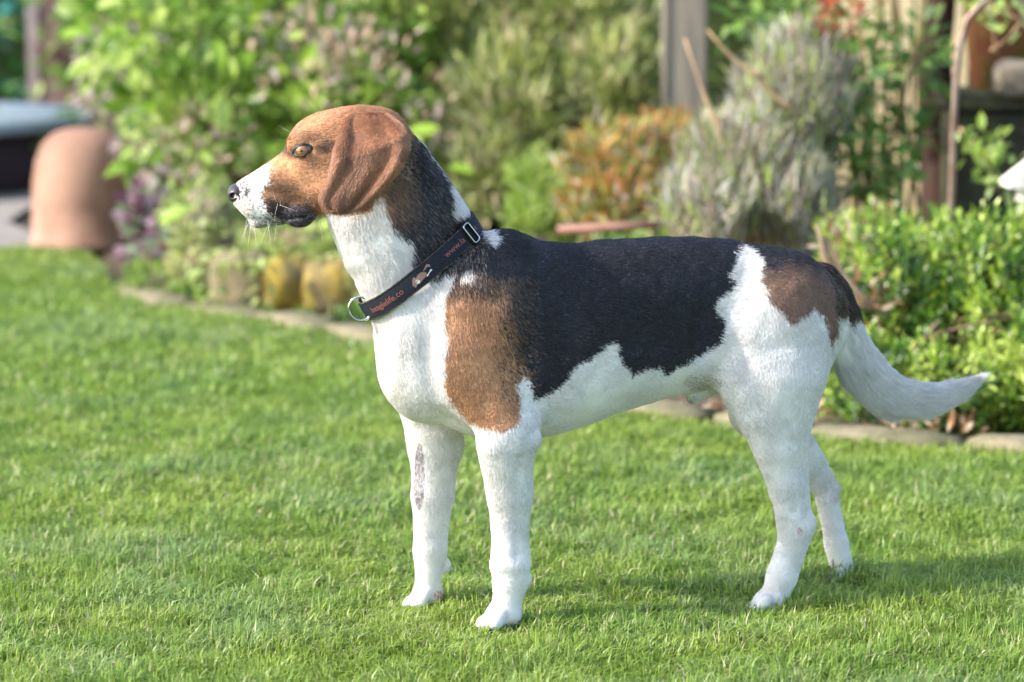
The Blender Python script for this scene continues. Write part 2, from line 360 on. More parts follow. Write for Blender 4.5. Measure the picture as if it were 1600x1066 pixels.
# I: grey-pink airy shrub beside it
b_ = [blob(196, 110, 8.5, 66, 90, .25), blob(250, 220, 8.1, 60, 60, .2)]
s = plant('pink_shrub', 200, 8.4, 'airy shrub with small grey-pink leaves behind the terracotta pot', 'shrub')
stems('branches', (s.location.x, 8.4, 0), tips_of(b_, 12, 5), .008, m_bark, s, seed=5); foliage('foliage', b_, 1400, .038, .5, G((170, 152, 144), (182, 164, 172), (144, 154, 112), (198, 184, 176)), s, m_leaf_matt, seed=8)
# B: fine feathery broom
b_ = [blob(880, 60, 7.9, 170, 150, .35), blob(800, 180, 7.6, 120, 110, .3), blob(950, 170, 7.6, 95, 120, .25), blob(720, 60, 7.9, 110, 140, .3), blob(760, 270, 7.4, 70, 70, .2)]
s = plant('feathery_shrub', 880, 8.3, 'tall feathery olive-green shrub above the back of the dog', 'shrub')
stems('branches', (at(775, 400, 8.2)[0], 8.2, 0), tips_of(b_, 30, 7), .016, m_bark, s, sag=.06, seed=7); foliage('foliage', b_, 15000, .052, .19, OLIVE + G((120, 140, 72), (190, 180, 140)), s, m_leaf_matt, upbias=.45, thin=True, spread=.5, seed=12, cell=.09, shell=.55)
# C: pale green clumps
s = plant('euphorbia_clump', 850, 6.9, 'soft pale green clump growing low between the feathery shrub and the dog', 'plant'); b_ = [blob(845, 300, 6.9, 48, 62, .12), blob(825, 345, 6.8, 40, 30, .1), blob(890, 345, 6.8, 40, 40, .1)]
foliage('foliage', b_, 1500, .030, .32, LIME + G((156, 170, 100),), s, seed=15, upbias=.6)
# D: orange shrub
s = plant('orange_shrub', 990, 6.8, 'low shrub with orange and russet leaves behind the back of the dog', 'shrub'); b_ = [blob(960, 250, 6.8, 80, 60, .18), blob(1040, 235, 6.9, 75, 55, .18), blob(930, 320, 6.7, 55, 40, .15), blob(1010, 320, 6.7, 80, 45, .15)]
stems('branches', (s.location.x, 6.8, 0), tips_of(b_, 22, 9), .006, m_bark, s, seed=9); foliage('foliage', b_, 1900, .038, .30, G((196, 140, 74), (176, 116, 62), (140, 146, 70), (196, 160, 96), (160, 168, 92), (206, 188, 176), (124, 140, 60)), s, seed=17, upbias=.55, cell=.05)
# E: silver lavender
s = plant('lavender', 1180, 6.0, 'large silver-grey lavender bush with dry stalks above the rump of the dog', 'lavender'); b_ = [blob(1235, 170, 6.1, 85, 110, .2), blob(1160, 260, 6.0, 90, 80, .2), blob(1110, 335, 5.9, 85, 60, .2), blob(1220, 310, 5.95, 80, 90, .2)]
stems('woody_stems', (s.location.x, 6.0, 0), tips_of(b_, 44, 11), .005, m_dry, s, seed=11)
b_ += [blob(1290, 110, 6.15, 36, 50, .1), blob(1180, 170, 6.1, 40, 40, .1), blob(1075, 300, 5.95, 36, 40, .1), blob(1255, 75, 6.15, 30, 36, .1)]
foliage('foliage', b_, 10500, .046, .10, G((158, 156, 130), (178, 176, 162), (148, 156, 100), (162, 144, 132), (198, 196, 186), (136, 124, 114)), s, m_leaf_matt, upbias=.78, thin=True, spread=.60, seed=19, cell=.06, shell=.7)
foliage('fresh_shoots', b_, 600, .045, .12, LIME, s, upbias=.85, thin=True, spread=.3, seed=23, shell=.2)
mb = MB()
for (x0, y0, x1, y1) in ((1160, 290, 1070, 60), (1196, 125, 1105, 46), (1240, 170, 1180, 108), (1130, 190, 1100, 150), (1290, 420, 1220, 200), (1225, 330, 1180, 190), (1330, 480, 1235, 280)):
    mb.tube(np.array([at(x0 * (1 - t) + x1 * t, y0 * (1 - t) + y1 * t + 10 * math.sin(3.1 * t), 5.85) for t in np.linspace(0, 1, 6)]) - np.array(s.location), [.0055, .0052, .0048, .0042, .0036, .0026], 6)
mb.build('dry_stalks', m_dry, s, True)['kind'] = 'stuff'
# F: rose with leaves and red shoots in front of the fence
s = plant('climbing_rose', 1395, 6.25, 'climbing rose with arching green canes in front of the pale fence', 'rose')
mb = MB(); rr = random.Random(31)
for k in range(13):
    x0 = rr.uniform(1340, 1450); x1 = x0 + rr.uniform(-90, 70); mb.tube(np.array([at(x0 * (1 - t) + x1 * t + 22 * math.sin(3 * t + k), 420 - 520 * t, 6.2 + .12 * math.sin(k * 2 + t * 2)) for t in np.linspace(0, 1, 9)]) - np.array(s.location), [.006 * (1 - .5 * t) for t in np.linspace(0, 1, 9)], 6)
mb.build('canes', m_stem, s, True)['kind'] = 'stuff'
b_ = [blob(1345, 110, 6.15, 50, 110, .15), blob(1440, 90, 6.2, 45, 60, .12), blob(1370, 250, 6.1, 60, 60, .15), blob(1330, 240, 6.1, 40, 100, .15), blob(1420, 210, 6.15, 40, 40, .1), blob(1225, 20, 6.5, 90, 50, .2)]
foliage('foliage', b_, 760, .034, .62, MID + G((90, 130, 70), (120, 150, 60)), s, upbias=.2, droop=.1, seed=33, shell=.8)
foliage('red_shoots', [blob(1312, 24, 6.1, 36, 40, .08)], 60, .028, .5, G((186, 92, 66), (160, 72, 54), (196, 120, 84)), s, seed=37)
# G: dense low evergreen on the right, whorls of small glossy leaves
s = plant('evergreen_shrub', 1460, 5.2, 'low spreading evergreen shrub with glossy yellow-green leaves behind the tail', 'shrub')
g_bl = [blob(1400, 470, 5.25, 110, 120, .22), blob(1350, 600, 5.0, 75, 90, .16), blob(1520, 440, 5.25, 130, 100, .24), blob(1480, 600, 4.98, 110, 90, .18), blob(1610, 560, 5.0, 120, 130, .22), blob(1350, 385, 5.5, 80, 62, .2), blob(1590, 400, 5.45, 120, 75, .22), blob(1760, 520, 5.1, 140, 150, .25), blob(1470, 390, 5.5, 100, 56, .2)]
nw = 2900; pc, out = blob_points(g_bl, nw, .34, 41); k = pc[:, 2] > .015; pc, out = pc[k], out[k]; nw = len(pc)
ax = out * .55 + np.array((-.10, -.1, .60)) + rng.normal(0, .25, (nw, 3)); ax /= np.linalg.norm(ax, axis=1)[:, None]; NL = 8
ks = np.arange(NL); e1 = np.cross(ax, rng.normal(0, 1, (nw, 3))); e1 /= np.linalg.norm(e1, axis=1)[:, None]; e2 = np.cross(ax, e1)
aa = ks[None] * 2.4 + rng.random((nw, 1)) * 6; open_ = np.where(ks < 3, .35, .9)[None] + rng.normal(0, .1, (nw, NL)); hh = -.008 * (ks[None] - 1.0)
dd = ax[:, None] * np.cos(open_)[..., None] + (e1[:, None] * np.cos(aa)[..., None] + e2[:, None] * np.sin(aa)[..., None]) * np.sin(open_)[..., None]
pp = pc[:, None] + ax[:, None] * np.repeat(hh, nw, 0)[..., None] if hh.shape[0] == 1 else None
ups = ax[:, None] + dd * 0; keyw = np.clip(.55 + .45 * vnoise(pc / .07, 43) + rng.normal(0, .2, nw), 0, .999)
PALG = np.array(G((40, 72, 26), (66, 104, 34), (104, 138, 44), (144, 168, 60), (178, 196, 96)), float)
cw = PALG[np.clip((keyw * 5).astype(int), 0, 4)]; cl = cw[:, None] * (np.where(ks < 3, 1.2, .82))[None, :, None] * (.8 + .4 * rng.random((nw, NL)))[..., None]
LLg = .0215 * (.7 + .6 * rng.random(nw * NL)) * np.tile(np.where(ks < 3, .75, 1.1), nw)
V, F, C = leaf_arrays(pp.reshape(-1, 3), dd.reshape(-1, 3), ups.reshape(-1, 3), LLg, LLg * .52, cl.reshape(-1, 3))
m_gloss = mat_attr('glossy_leaf', rough=.30, spec=.5, trans=.28)
mesh_np('foliage', V - np.array(s.location), F, m_gloss, s, True, C)['kind'] = 'stuff'
stems('twigs', (s.location.x - .1, 5.3, 0), tips_of(g_bl, 60, 45), .006, m_bark, s, sag=.12, seed=45)
mb = MB()
for pts in ([(1276, 350), (1290, 400), (1320, 450), (1385, 490)], [(1282, 390), (1300, 440), (1318, 480), (1345, 520)], [(1385, 490), (1340, 475), (1302, 430)], [(1395, 640), (1420, 580), (1432, 540), (1470, 500)], [(1388, 496), (1345, 462), (1312, 420), (1290, 370)]):
    mb.tube(np.array([at(x, y, 5.02 + .002 * i) for i, (x, y) in enumerate(pts)]) - np.array(s.location), [.003, .006, .006, .005][:len(pts)], 7)
mb.build('bare_branches', mat_flat('grey_branch', srgb(150, 130, 106), srgb(120, 102, 84), 20, rough=.9), s, True)['kind'] = 'stuff'
foliage('dead_leaves', [blob(1345, 480, 5.05, 45, 45, .05), blob(1450, 672, 4.85, 110, 22, .08), blob(1330, 395, 5.3, 45, 45, .1), blob(1200, 640, 4.95, 90, 14, .06), blob(1060, 622, 5.15, 90, 16, .08)], 480, .024, .45, G((170, 144, 118), (124, 100, 76), (192, 172, 148), (160, 118, 84)), s, m_leaf_matt, upbias=.1, seed=47)
# H: purple heuchera
s = plant('purple_heuchera', 230, 7.3, 'clump of purple and pink broad leaves beside the terracotta pot', 'plant'); b_ = [blob(238, 350, 7.3, 42, 58, .1), blob(246, 300, 7.4, 34, 22, .1), blob(266, 392, 7.2, 34, 30, .1)]
foliage('foliage', b_, 380, .044, .8, G((150, 112, 134), (182, 150, 166), (116, 74, 90), (196, 168, 182), (130, 148, 116), (150, 168, 140)), s, m_leaf_matt, upbias=.3, seed=51, cell=.05)
s = plant('small_weeds', 250, 6.9, 'low tuft of green weeds at the foot of the stones', 'plant'); b_ = [blob(245, 445, 6.95, 60, 30, .1), blob(300, 465, 6.8, 40, 22, .1), blob(565, 495, 6.3, 35, 20, .08), blob(400, 497, 6.55, 70, 9, .05), blob(500, 510, 6.4, 60, 9, .05), blob(250, 470, 6.9, 60, 9, .05)]
foliage('foliage', b_, 900, .026, .45, MID + LIME[:2], s, seed=53, upbias=.6)
s = plant('trailing_foliage', 430, 7.0, 'yellow-green trailing leaves hanging over the stone wall', 'plant'); b_ = [blob(320, 330, 7.0, 60, 40, .12), blob(450, 372, 6.8, 80, 20, .08), blob(300, 400, 6.85, 30, 50, .06), blob(520, 392, 6.65, 50, 16, .05), blob(480, 500, 6.5, 120, 10, .04), blob(400, 400, 6.6, 70, 12, .04), blob(330, 440, 6.55, 16, 50, .03), blob(410, 450, 6.5, 9, 45, .02), blob(545, 380, 6.9, 60, 40, .12), blob(620, 380, 7.1, 90, 60, .15)]
foliage('foliage', b_, 2000, .028, .5, LIME + OLIVE[1:], s, seed=55, upbias=.1, droop=.3)
s = plant('bed_undergrowth', 900, 5.9, 'low green undergrowth in the bed seen behind the dog', 'undergrowth'); s['kind'] = 'stuff'
b_ = [blob(680, 480, 6.6, 100, 60, .2), blob(800, 520, 6.2, 110, 60, .2), blob(960, 560, 5.8, 110, 60, .2), blob(1120, 560, 5.6, 110, 70, .2), blob(1240, 560, 5.35, 60, 80, .15), blob(1000, 400, 6.3, 100, 50, .15)]
foliage('foliage', b_, 2600, .034, .45, MID + OLIVE, s, seed=57)
# J: hedge along the back, one mass
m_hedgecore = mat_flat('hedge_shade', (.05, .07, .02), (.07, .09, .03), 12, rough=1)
s = empty('back_hedge', (1.0, 10.4, 0), label='dense green hedge closing the garden behind the shrubs', cat='hedge')
b_ = [(x, 10.4 + .5 * math.sin(x * 2.1), .75, .75, .5, .95) for x in np.arange(-1.6, 12, .8)] + [(11.5, y, 0.9, .5, .8, .95) for y in np.arange(2.5, 10, .9)]
foliage('foliage', b_, 14000, .085, .5, MID + LIME[:3] + OLIVE[:2], s, seed=61, spread=.8, cell=.3)
mb = MB(); mb.box((2.2, .45, .70), (8.4, .3, 1.5)); mb.box((8.6, .45, .70), (4.4, .3, 1.5)); mb.box((10.75, -4, .70), (.3, 8.6, 1.5)); mb.build('branches', m_hedgecore, s)['kind'] = 'stuff'  # solid dark boxes, coloured as the shade inside the hedge
s = empty('far_hedge', (-6, 17, 0), label='green hedge, teal sky light painted into its leaves, far behind the covered tub', cat='hedge')
b_ = [(x, 17 + .3 * math.sin(x * 3), .9, .8, .5, 1.3) for x in np.arange(-9.5, -1.5, .8)]
foliage('foliage', b_, 6000, .11, .55, G((30, 84, 34), (44, 110, 48), (70, 150, 120), (96, 180, 170), (40, 96, 30)), s, seed=67, spread=.8, cell=.45)  # teal leaf tones stand in for sky light on the hedge
mb = MB(); mb.box((.5, .5, .85), (8, .3, 1.8)); mb.build('branches', m_hedgecore, s)['kind'] = 'stuff'  # another dark box painted as inner hedge shade

# ---------------------------------------------------------------- stones, post, fence, pots and the rest
m_st = [mat_flat('wall_stone_%s' % n, a, b, 13, rough=.92, bump=.7, bscale=30) for n, a, b in (('tan', srgb(138, 126, 98), srgb(106, 98, 76)), ('yellow', srgb(176, 148, 52), srgb(122, 110, 82)), ('grey', srgb(132, 120, 104), srgb(104, 96, 84)), ('moss', srgb(110, 112, 60), srgb(134, 118, 88)), ('lichen', srgb(116, 102, 76), srgb(160, 138, 56)))]
w0 = at(450, 450, 6.75); wall = empty('stone_wall', (w0[0], 6.75, 0), label='low dry stone wall with yellow lichen behind the throat of the dog', cat='wall')
def wstone(px, py, Y, rx, ry, m, sd, lab=None):
    c = at(px, py, Y); o = rock('stone', (c[0] - w0[0], c[1] - 6.75, max(c[2], ry * Y / FPX * .85)), (rx * Y / FPX, .075, ry * Y / FPX), m_st[m], wall, sd, 3, flat=1)
    if lab: o['label'] = lab
wstone(372, 445, 6.7, 44, 46, 0, 101); wstone(448, 452, 6.65, 36, 42, 1, 102, 'stone covered in bright yellow lichen'); wstone(514, 458, 6.6, 37, 42, 4, 103, 'stone half covered in yellow lichen')
wstone(332, 365, 7.0, 38, 72, 2, 104); wstone(415, 385, 6.95, 40, 22, 3, 105); wstone(490, 380, 6.9, 46, 26, 0, 106); wstone(290, 450, 6.95, 30, 34, 3, 107); wstone(565, 440, 6.6, 26, 40, 3, 108)
for i in range(9): wstone(610 + 58 * i, 470 + 12 * i, 6.5 - .09 * i, 31, 38, (0, 3, 2)[i % 3], 110 + i); 
for i in range(6): wstone(600 + 66 * i, 400 + 12 * i, 6.75 - .09 * i, 34, 28, (2, 0, 3)[i % 3], 130 + i)
# weathered post
m_post = mat_flat('weathered_wood', srgb(140, 132, 118), srgb(104, 98, 88), 14, rough=.9, bump=.8, bscale=30, stretch=(1, 1, .12))
c = at(1072, 150, 7.4); s = empty('wooden_post', (c[0], 7.4, 0), label='grey weathered timber post rising behind the orange shrub', cat='post')
MB().box((0, 0, .60), (.102, .10, 1.24)).build('post', m_post, s, bevel=.008); MB().box((-.056, .0, .55), (.012, .11, 1.1)).build('batten', m_post, s, bevel=.002)
# pale fence slats, one object each
m_slat = mat_flat('pale_larch', srgb(240, 220, 178), srgb(222, 198, 150), 10, rough=.8, bump=.4, bscale=30, stretch=(1, 1, .1))
c = at(1400, 300, 6.75); s = empty('slat_fence', (c[0], 6.75, 0), label='pale sunlit fence of upright timber slats behind the rose', cat='fence'); sl = None
for i in range(7):
    x = at(1322 + 29 * i, 300, 6.75)[0] - c[0]
    if sl is None: sl = MB().box((0, 0, .56), (.036, .014, 1.12)).build('slat', m_slat, s, bevel=.002); o = sl
    else: o = sl.copy(); link(o, s)
    o.location = (x, .002 * (i % 3), .01 * (i * 7 % 3))
for z in (.22, .86): MB().box((.0, .021, z), (.34, .026, .05)).build('rail', m_slat, s)
# dark trunk beside the fence
c = at(1462, 300, 6.5); s = empty('tree_stump', (c[0], 6.5, 0), label='dark brown trunk between the pale fence and the stone trough', cat='trunk')
MB().tube([(0, 0, 0), (.01, 0, .3), (-.01, .01, .6), (.015, 0, .95), (.0, 0, 1.5)], [.055, .045, .042, .038, .035], 12).build('trunk', mat_flat('dark_bark', srgb(70, 52, 44), srgb(44, 34, 30), 20, rough=.95, bump=1, bscale=30, stretch=(1, 1, .2)), s, True)
# trough, pot on it, boulder
m_trough = mat_flat('mossy_stone', srgb(66, 66, 44), srgb(38, 36, 30), 8, rough=.95, bump=.8, bscale=20)
c = at(1580, 230, 6.4); tz = at(1560, 150, 6.2)[2]; s = empty('stone_trough', (c[0], 6.4, 0), label='dark mossy stone block behind the thin metal hook', cat='trough')
MB().box((0, 0, tz / 2 - .02), (.30, .34, tz - .04)).build('block', m_trough, s, bevel=.012); MB().box((0, 0, tz - .015), (.33, .37, .04)).build('rim', m_trough, s, bevel=.01)
m_terra = mat_flat('terracotta', srgb(168, 132, 114), srgb(132, 100, 84), 6, rough=.85, bump=.2, bscale=40)
m_algae = mat_flat('algae_terracotta', srgb(150, 84, 70), srgb(104, 108, 34), 7, rough=.85, bump=.3, bscale=30)
c = at(1558, 120, 6.4); s = empty('plant_pot', (c[0] + .02, 6.42, tz + .006), label='terracotta pot stained green with algae standing on the dark stone block', cat='pot')
MB().lathe([(0, 0), (.075, 0), (.098, .20), (.108, .205), (.108, .25), (.094, .25), (.086, .19), (0, .19)], 28).build('pot', m_algae, s, True)
c = at(1592, 120, 6.22); rb = rock('boulder', (c[0], 6.22, tz + .035), (.055, .04, .042), m_st[2], None, 151, 3); tag(rb, 'grey stone lying on the dark block in front of the stained pot', 'stone')
# shepherd hook
m_rust = mat_flat('weathered_steel', srgb(150, 134, 124), srgb(120, 96, 80), 30, rough=.5, metal=.6)
c = at(1487, 380, 5.5); s_ = []
for (x, y) in ((1483, 480), (1484, 390), (1487, 300), (1490, 200), (1494, 120), (1500, 70), (1512, 30), (1534, 6), (1562, -8), (1590, -6), (1612, 14), (1618, 44)): s_.append(at(x, y, 5.5))
s_[0][2] = 0; s_[0] = np.array((s_[1][0] - .002, 5.5, .0)); hk = MB().tube(s_, .0068, 10).build('garden_hook', m_rust, None, True); tag(hk, 'thin metal garden hook with a curved top standing in the evergreen shrub', 'hook')
s = plant('hanging_twigs', 1570, 5.75, 'yellow-green twigs hanging beside the top of the metal hook', 'plant')
mb = MB(); 
for pts in ([(1600, 30), (1575, 60), (1548, 80)], [(1548, -10), (1552, 40), (1556, 85)], [(1620, 50), (1590, 30), (1560, 10)], [(1500, 200), (1540, 250), (1560, 300)]): mb.tube(np.array([at(*p, 5.75) for p in pts]) - np.array(s.location), .0035, 6)
mb.build('twigs', m_dry, s, True)['kind'] = 'stuff'; foliage('foliage', [blob(1575, 30, 5.75, 40, 26, .05), blob(1530, 10, 5.75, 30, 18, .05), blob(1525, 235, 5.75, 40, 34, .06), blob(1560, 270, 5.75, 34, 26, .05)], 120, .030, .6, LIME + MID[2:], s, seed=71)
# small white bird house at the right edge
m_white = mat_flat('white_paint', srgb(236, 232, 222), srgb(216, 210, 198), 20, rough=.6)
c = at(1618, 330, 5.6); s = empty('bird_house', (c[0], 5.6, 0), rz=.0, label='small white painted bird house peeking in at the right edge', cat='bird house'); zb = at(1600, 345, 5.6)[2]
MB().box((0, 0, zb / 2), (.022, .022, zb)).build('post', m_white, s); MB().box((0, 0, zb + .035), (.066, .075, .075)).build('box', m_white, s, bevel=.002)
mb = MB(); mb.add([(-.062, -.055, .066), (.062, -.055, .066), (0, -.055, .115), (-.062, .055, .066), (.062, .055, .066), (0, .055, .115), (-.062, -.055, .056), (.062, -.055, .056), (-.062, .055, .056), (.062, .055, .056)],
 [(0, 2, 5, 3), (1, 4, 5, 2), (0, 1, 2), (3, 5, 4), (0, 6, 7, 1), (3, 4, 9, 8), (0, 3, 8, 6), (1, 7, 9, 4), (6, 8, 9, 7)]); ro = mb.build('roof', m_white, s); ro.location = (0, 0, zb + .012)
MB().tube([(0, -.0385, zb + .045), (0, -.030, zb + .045)], .012, 14).build('entrance_disc', mat_flat('hole_shade', (.01, .01, .01), rough=1), s)  # solid black disc painted as the darkness of an entrance hole
# terracotta forcing pot on the left
c = ground(122, 389); s = empty('forcing_pot', (c[0], c[1] + .15, -.006), label='tall bell-shaped terracotta forcing pot standing at the far end of the lawn', cat='pot')
MB().lathe([(.156, 0), (.161, .004), (.161, .020), (.153, .028), (.152, .12), (.149, .19), (.139, .25), (.120, .296), (.090, .325), (.05, .340), (0, .344)], 40).build('bell', m_terra, s, True)
# covered round tub
m_wick = mat_flat('dark_rattan', srgb(70, 48, 56), srgb(48, 34, 42), 60, rough=.7, bump=.8, bscale=90, stretch=(1, 1, 3)); m_lid = mat_flat('grey_cover', srgb(150, 162, 168), srgb(134, 146, 152), 4, rough=.55)
s = empty('covered_tub', (-2.62, 10.6, 0), label='low round dark tub with a flat grey cover at the far left', cat='tub')
MB().lathe([(.98, 0), (1.0, .02), (1.0, .215), (.96, .215)], 64).build('tub_wall', m_wick, s, True); MB().lathe([(.97, .205), (1.05, .205), (1.06, .215), (1.06, .24), (1.05, .25), (.6, .262), (0, .27)], 64).build('lid', m_lid, s, True)
# brown timber cabinet behind the tub
m_brown = mat_flat('brown_timber', srgb(120, 96, 88), srgb(96, 76, 70), 8, rough=.8, bump=.4, bscale=20, stretch=(1, 1, .1))
c = at(108, 100, 13.2); s = empty('timber_cabinet', (c[0], 13.2, 0), label='tall brown timber garden cabinet standing behind the covered tub', cat='cabinet')
MB().box((.06, 0, .62), (.34, .3, 1.24)).build('body', m_brown, s, bevel=.006); MB().box((.06, -.17, .44), (.36, .12, .05)).build('ledge', m_brown, s, bevel=.004); MB().box((-.14, -.01, .62), (.045, .3, 1.24)).build('corner_post', mat_flat('grey_timber', srgb(164, 148, 146), srgb(140, 124, 122), 9, rough=.8), s, bevel=.004)
MB().box((.06, -.155, .20), (.24, .012, .28)).build('door', m_brown, s, bevel=.003)
# thin red-brown cane lying behind the back of the dog
cn = MB().tube([at(872, 359, 6.05), at(950, 355, 6.02), at(1030, 351, 6.0)], .009, 8).build('garden_cane', mat_flat('red_cane', srgb(158, 118, 106), srgb(136, 98, 88), 20, rough=.7), None, True); tag(cn, 'thin reddish cane lying across the bed just above the back of the dog', 'cane')
print('garden', round(time.time() - T0, 1))
# ---------------------------------------------------------------- THE DOG: shape as blended solids in the dog's own frame
DA = R(18)                                        # the dog is turned a little towards the camera
DU = np.array((math.cos(DA), math.sin(DA), 0)); DV = np.array((-math.sin(DA), math.cos(DA), 0))
DO = ground(782, 978) + 0.068 * DV; DO[2] = 0     # origin on the ground between the front paws
DM = np.stack((DU, DV, np.array((0, 0, 1.0))))    # world -> dog rows
def w2d(p): return (np.asarray(p) - DO) @ DM.T
def d2w(p): return np.asarray(p) @ DM + DO
def P(px, py, v=0.0):                             # point of the body plane v (metres from the spine plane)
    d = ray(px, py); t = (v - (CAMP - DO) @ DV) / (d @ DV); return w2d(CAMP + d * t)
HA = R(4)
HO = d2w(P(590, 260, 0)); HV = np.array((-math.sin(HA), math.cos(HA), 0))
def H(px, py, v=0.0):                             # the head is held almost straight across the view
    d = ray(px, py); t = (v - (CAMP - HO) @ HV) / (d @ HV); return w2d(CAMP + d * t)
HVd = HV @ DM.T; BVd = np.array((0, 1.0, 0))
PX = 3.48 / FPX                                   # metres per pixel at the dog

PR = []                                           # every solid: kind, data, blend, flow, hair length
def cap(F, a, b, ra, rb, sq=1.0, k=12, flow=None, L=7, sub=False):
    av = a[2] if len(a) > 2 else 0; bv = b[2] if len(b) > 2 else 0
    A, B = F(a[0], a[1], av), F(b[0], b[1], bv)
    fl = (B - A) if flow is None else F(*flow[1], 0) - F(*flow[0], 0)
    PR.append(dict(t='cap', A=A, B=B, ra=ra * PX, rb=rb * PX, sq=sq, V=HVd if F is H else BVd, k=k * PX, fl=fl / (np.linalg.norm(fl) + 1e-9), L=L / 1000, sub=sub))
def ell(F, c, r, ang=0, k=12, flow=None, L=7, sub=False, tilt=0):
    C = F(c[0], c[1], c[2] if len(c) > 2 else 0); e = F(c[0] + 10, c[1], c[2] if len(c) > 2 else 0) - C
    e /= np.linalg.norm(e); V = HVd if F is H else BVd; n = np.cross(e, V)
    ca, sa = math.cos(R(ang)), math.sin(R(ang)); e1 = e * ca + n * sa; n1 = -e * sa + n * ca
    if tilt:
        ct, st = math.cos(R(tilt)), math.sin(R(tilt)); V, n1 = V * ct + n1 * st, n1 * ct - V * st
    fl = e if flow is None else F(*flow[1], 0) - F(*flow[0], 0)
    PR.append(dict(t='ell', C=C, M=np.stack((e1, V, n1)), r=np.array((r[0], r[2], r[1])) * PX, k=k * PX, fl=fl / np.linalg.norm(fl), L=L / 1000, sub=sub))
BACK = ((700, 400), (800, 415)); DOWN = ((700, 400), (712, 500)); HB = ((400, 300), (500, 300))
# --- torso: a loft along the body, stations x, top, bottom, half width (pixels)
ST = [(612, 440, 596, 50), (645, 418, 630, 66), (700, 385, 666, 90), (760, 366, 684, 108), (850, 378, 680, 118), (900, 381, 665, 118), (960, 375, 643, 112), (1030, 371, 622, 102),
      (1100, 371, 606, 92), (1170, 380, 596, 90), (1240, 402, 590, 84), (1285, 428, 570, 60), (1310, 455, 540, 40)]
us = [];
for x, t_, b_, w_ in ST:
    a, c = P(x, t_), P(x, b_); us.append(((a[0] + c[0]) / 2, a[2], c[2], w_ * PX))
us = np.array(us)
def smooth_interp(u, col):
    # Catmull-Rom through the stations
    x, y = us[:, 0], us[:, col]; m = np.gradient(y, x)
    i = np.clip(np.searchsorted(x, u) - 1, 0, len(x) - 2); h = x[i + 1] - x[i]; t = np.clip((u - x[i]) / h, 0, 1)
    return ((2 * t**3 - 3 * t**2 + 1) * y[i] + (t**3 - 2 * t**2 + t) * h * m[i] + (-2 * t**3 + 3 * t**2) * y[i + 1] + (t**3 - t**2) * h * m[i + 1])
PR.append(dict(t='loft', k=0, fl=np.array((0.93, 0, -0.36)), L=0.0065, sub=False))
# chest, shoulders, rump
ell(P, (652, 542), (63, 104, 72), 8, 34, flow=DOWN, L=9)
ell(P, (656, 592), (44, 56, 56), 0, 34, flow=DOWN, L=9)
ell(P, (765, 500, -.048), (74, 120, 52), 8, 36, flow=((760, 420), (775, 560)), L=7)
ell(P, (765, 500, .050), (72, 118, 50), 8, 26, flow=((760, 420), (775, 560)), L=7)
ell(P, (790, 404, -.026), (40, 36, 24), 0, 34, flow=BACK)
ell(P, (790, 404, .026), (40, 36, 24), 0, 34, flow=BACK)
ell(P, (1232, 482, -.036), (74, 82, 46), 0, 44, flow=((1200, 430), (1260, 520)))
ell(P, (1235, 480, .038), (74, 84, 46), 0, 28, flow=((1200, 430), (1260, 520)))
# neck
cap(P, (604, 296), (642, 376), 71, 87, .70, 20, flow=((600, 280), (680, 400)), L=9)
cap(P, (642, 376), (682, 456), 85, 99, .68, 26, flow=((620, 330), (690, 440)), L=10)
cap(P, (558, 354), (613, 454), 32, 46, 1.1, 26, flow=((560, 350), (610, 470)), L=10)
cap(P, (524, 340), (566, 396), 13, 30, 1.1, 16, flow=((520, 340), (570, 420)), L=7)
cap(H, (640, 240), (704, 343), 25, 31, 1.0, 20, flow=((640, 235), (722, 345)), L=8)
# near front leg
LV = -.072
cap(P, (722, 575, -.058), (798, 668, -.080), 52, 42, .66, 34, flow=DOWN)
ell(P, (829, 686, -.086), (16, 15, 15), 0, 7, flow=DOWN, L=7)
cap(P, (790, 695, -.080), (796, 770, LV), 45, 36, .74, 18, L=7)
cap(P, (796, 770, LV), (798, 868, LV), 34, 28, .74, 10, L=5)
cap(P, (798, 868, LV), (798, 905, LV), 29, 28, .82, 10, L=5)
ell(P, (796, 884, LV), (31, 20, 27), 0, 8, flow=DOWN, L=5)
cap(P, (798, 905, LV), (791, 950, LV), 25, 23, .95, 10, L=5)
ell(P, (821, 906, LV), (10, 12, 12), 0, 6, L=5, flow=DOWN)
def paw(F, cx, cy, v, s=1.0, dx=-1):
    ell(F, (cx + 4, cy - 4, v), (28 * s, 20 * s, 25 * s), 0, 10, flow=((0, 0), (-10, 6)), L=2.2)
    for i, (dv, fx) in enumerate(((-.0192, -8), (-.0066, -23), (.0066, -25), (.0190, -12))):
        cap(F, (cx + 2 + fx * .2, cy - 6, v + dv * .8), (cx + fx * s, cy + 8, v + dv), 10.5 * s, 12 * s, 1, 1.5, L=1.8)
        cap(F, (cx + fx * s - 8, cy + 8, v + dv), (cx + fx * s - 13, cy + 13, v + dv), 5 * s, 3 * s, 1, 3, L=2)
    for dv in (-.0130, 0, .0130):                 # clefts between the toes
        cap(F, (cx - 8 * s, cy - 12 * s, v + dv), (cx - 34 * s, cy + 12, v + dv), 1.2 * s, 3.0 * s, 1, 2.5, sub=True)
paw(P, 782, 966, LV, 1.04)
# far front leg
FV = .062
cap(P, (668, 600, FV), (680, 690, FV), 58, 42, .72, 24, flow=DOWN)
cap(P, (680, 690, FV), (676, 775, FV), 42, 33, .78, 16, L=7)
cap(P, (676, 775, FV), (672, 860, FV), 33, 26, .8, 10, L=6)
cap(P, (672, 860, FV), (668, 925, FV), 25, 20, .95, 10, L=5)
ell(P, (696, 884, FV), (9, 13, 10), 0, 6, L=5, flow=DOWN)
paw(P, 664, 934, FV, .92)
